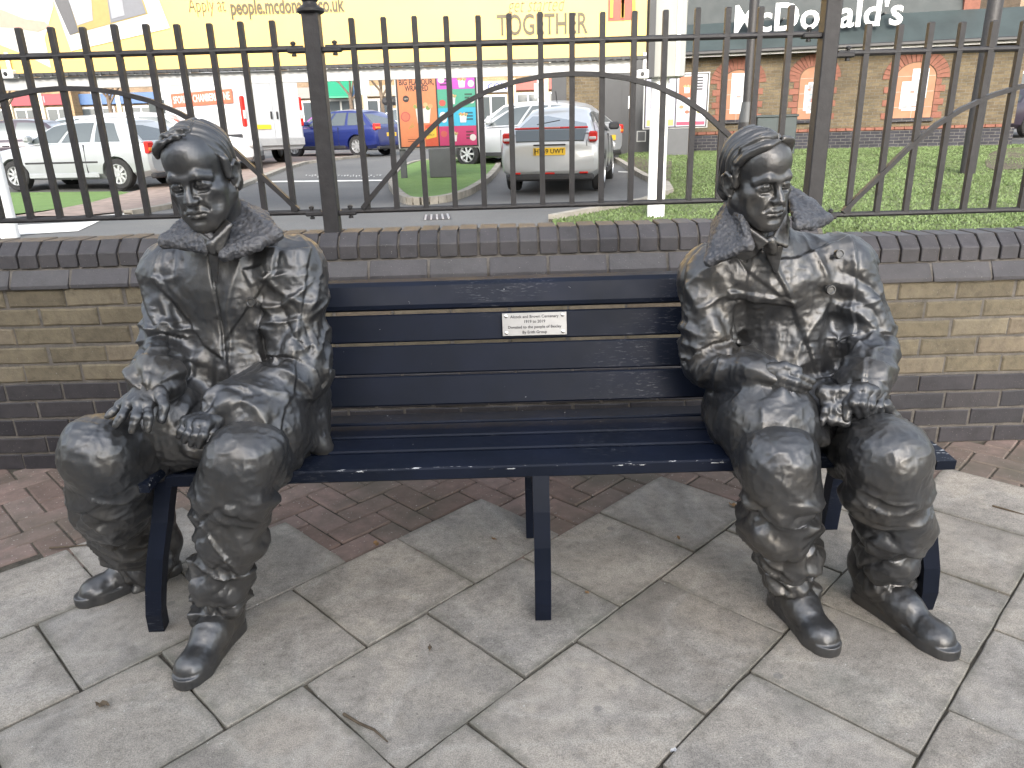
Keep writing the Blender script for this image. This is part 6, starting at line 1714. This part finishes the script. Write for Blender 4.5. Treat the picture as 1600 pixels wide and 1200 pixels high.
shop(-210,22,Y,'tan brick shop with a red fascia at the far left end','' or M['shopbrick'],3,(.30,.28,.25))
shop(23,122,Y,'tan brick shop with a dark red sign above its window',M['shopbrick'],2,(.38,.06,.08),('CHI',(.75,.35,.4),0))
shop(123,330,Y+1,'brown brick shop with a blue fascia behind the bare tree',M['shopbrick2'],3,(.10,.20,.42))
shop(331,506,Y+1,'brown brick shop half hidden by the white van',M['shopbrick2'],3,(.32,.30,.28))
shop(507,566,Y,'shop with a green awning over a blue shop front',M['shopbrick'],1,(.06,.16,.36),None,7.5,(.02,.32,.18))
shop(567,735,Y+1,'tan brick shop between the green awning and the white sign',M['shopbrick'],3,(.52,.46,.36))
shop(736,800,Y,'shop with a white fascia and blue lettering',M['shopbrick'],1,(.72,.72,.74),('.COM',(.06,.08,.35),.3))
shop(801,1000,Y+1,'tan brick shop with a red shop front beside the restaurant',M['shopbrick'],4,(.45,.10,.08))
shop(1560,1800,40,'brown brick building at the right edge beyond the restaurant',M['shopbrick2'],3,(.3,.3,.3))
# bare winter trees
M['bark']=plain('grey_brown_bark',(.12,.09,.065),.9,0,.3,8,bump=.5,bscale=40)
def bare_tree(px,y,h,label,seed):
    r_=random.Random(seed); x=P(px,200,y).x; z=zg(x,y)
    root=tag(empty('bare_tree',(x,y,z)),label,'tree','bare trees in the car park')
    m=MB(); m.tube([(x,y,z-.1),(x+.03,y,z+h*.2),(x-.02,y,z+h*.42)],[.13,.11,.085],8); m.build('trunk',M['bark'],root,smooth=True)
    br=MB()
    def grow(p,d,L,rad,dep):
        q=p+d*L*.5+Vector((r_.uniform(-.05,.05),r_.uniform(-.05,.05),0))*L; e=p+d*L+Vector((0,0,.06*L))
        br.tube([p,q,e],[rad,rad*.8,rad*.6],5 if dep<2 else 4,cap=False)
        if dep<4:
            for k in range(3 if dep<2 else 2):
                a=r_.uniform(0,6.283); s=r_.uniform(.35,.75); u=Vector((math.cos(a),math.sin(a),r_.uniform(-.1,.5)))
                grow(e if k else q,(d*(1-s*.5)+u*s).normalized(),L*r_.uniform(.6,.8),rad*.55,dep+1)
    for k in range(4):
        a=k*1.6+r_.uniform(-.3,.3); grow(Vector((x,y,z+h*(.36+.02*k))),Vector((math.cos(a)*.6,math.sin(a)*.6,.8)).normalized(),h*.24,.06,0)
    br.build('crown',M['bark'],root)
bare_tree(178,40,6.5,'bare winter tree behind the roof of the white estate car',1)
bare_tree(552,40,6.0,'bare winter tree in front of the green awning',2)
bare_tree(600,41,6.5,'bare winter tree beyond the white suv',3)
bare_tree(20,38,6.5,'bare winter tree near the far left end of the shops',6)
def white_post(px,y,h,label):
    x=P(px,200,y).x; z=zg(x,y); r=tag(empty('sign_post',(x,y,z)),label,'post','white posts before the shops')
    m=MB(); m.tube([(x,y,z-.05),(x,y,z+h)],.09,10); m.build('post',M['whitep'],r,smooth=True)
    m=MB(); m.box((x,y-.1,z+h*.8),(.5,.04,.7),bev=.01); m.build('sign_plate',ink((.55,.62,.66)),r)
white_post(163,34,3.6,'white post with a pale sign left of the white van')
white_post(575,38,3.4,'white post with a pale sign before the green awning')
white_post(843,40,3.0,'white post with a pale sign left of the restaurant corner')
# ------------------------------------------------------------------ unseen terrace, added to keep the sun off the pavement and bench
M['render']=plain('pale_render',(.60,.57,.53),.85,0,.12,1.5)
SBY=-7.0
sb=tag(empty('shade_terrace',(-18.3,SBY,0)),'unseen pale rendered terrace added across the street to shade the bench','building')
m=MB(); m.box((-18.3,SBY-4,3.65),(40,8,7.3)); m.build('rendered_wall',M['render'],sb)
m=MB(); m.box((-18.3,SBY-4,7.4),(40.6,8.6,.25)); m.build('roof_parapet',M['slate'],sb)
for i in range(9):
    x=-35.5+i*4.3
    for z,h in ((1.5,2.4),(4.1,1.5),(6.1,1.3)):
        m=MB(); m.box((x,SBY+.03,z),(1.9,.10,h)); f_=m.build('window_frame',M['whitep'],sb)
        m=MB(); m.box((x,SBY+.09,z),(1.7,.03,h-.2)); m.build('window_pane',M['shopglass'],f_)
# ------------------------------------------------------------------ small litter on the paving
M['leaf']=plain('dry_leaf',(.22,.13,.06),.8,0,.3,30); M['twig']=plain('dry_twig',(.10,.075,.05),.85,0,.3,30)
rl=random.Random(12)
def leaf(px,py,L,label,col=None):
    c=P(px,py,2.0); d=c-CAMP; c=CAMP+d*(CAM_H/-d.z); a=rl.uniform(0,6.28); m=MB(); n=6; vs=[]
    for i in range(n+1):
        t_=i/n-.5; w_=L*.28*math.sin(math.pi*(i+.15)/(n+.3)); z=.004+.006*math.sin(i*1.3)**2
        for s in(-1,0,1): vs.append((c.x+L*t_*math.cos(a)-s*w_*math.sin(a),c.y+L*t_*math.sin(a)+s*w_*math.cos(a),z+abs(s)*.004*rl.random()))
    m.add(vs,[(i*3+k,i*3+k+1,i*3+4+k,i*3+3+k) for i in range(n) for k in (0,1)])
    o=m.build('dead_leaf',col or M['leaf'],fix=False); tag(o,label,'leaf','dead leaves on the paving'); return o
def twig(pts,label):
    q=[]
    for px,py in pts:
        d=P(px,py,2.0)-CAMP; c=CAMP+d*(CAM_H/-d.z); q.append((c.x,c.y,.005))
    m=MB(); m.tube(q,[.0035]+[.003]*(len(q)-2)+[.0015],6); tag(m.build('twig',M['twig'],smooth=True),label,'twig','twigs on the paving')
twig([(537,1118),(560,1132),(585,1143),(606,1162)],'thin brown twig lying in a slab joint in front of the left statue')
twig([(78,858),(110,856),(148,852)],'thin dark twig beside the outer boot of the left statue')
twig([(1550,792),(1575,799),(1600,806)],'dark twig on the pale slab at the right edge')
leaf(161,1104,.035,'curled dark leaf on the slab left of the front boot',M['twig'])
leaf(588,852,.03,'tan leaf at the tip of the red pavers under the bench')
leaf(1147,792,.04,'reddish leaf beside the inner knee of the statue with gloves')
leaf(772,845,.02,'small tan leaf in the joint left of the middle bench leg')
leaf(1060,843,.018,'small brown leaf on the slab right of the middle bench leg')
leaf(672,1016,.02,'tiny leaf scrap in the joint below the bench',M['twig'])
leaf(1052,1177,.018,'pale scrap in the joint near the bottom edge',M['posterw'])
leaf(917,929,.015,'orange leaf scrap on the slab right of the middle bench leg')
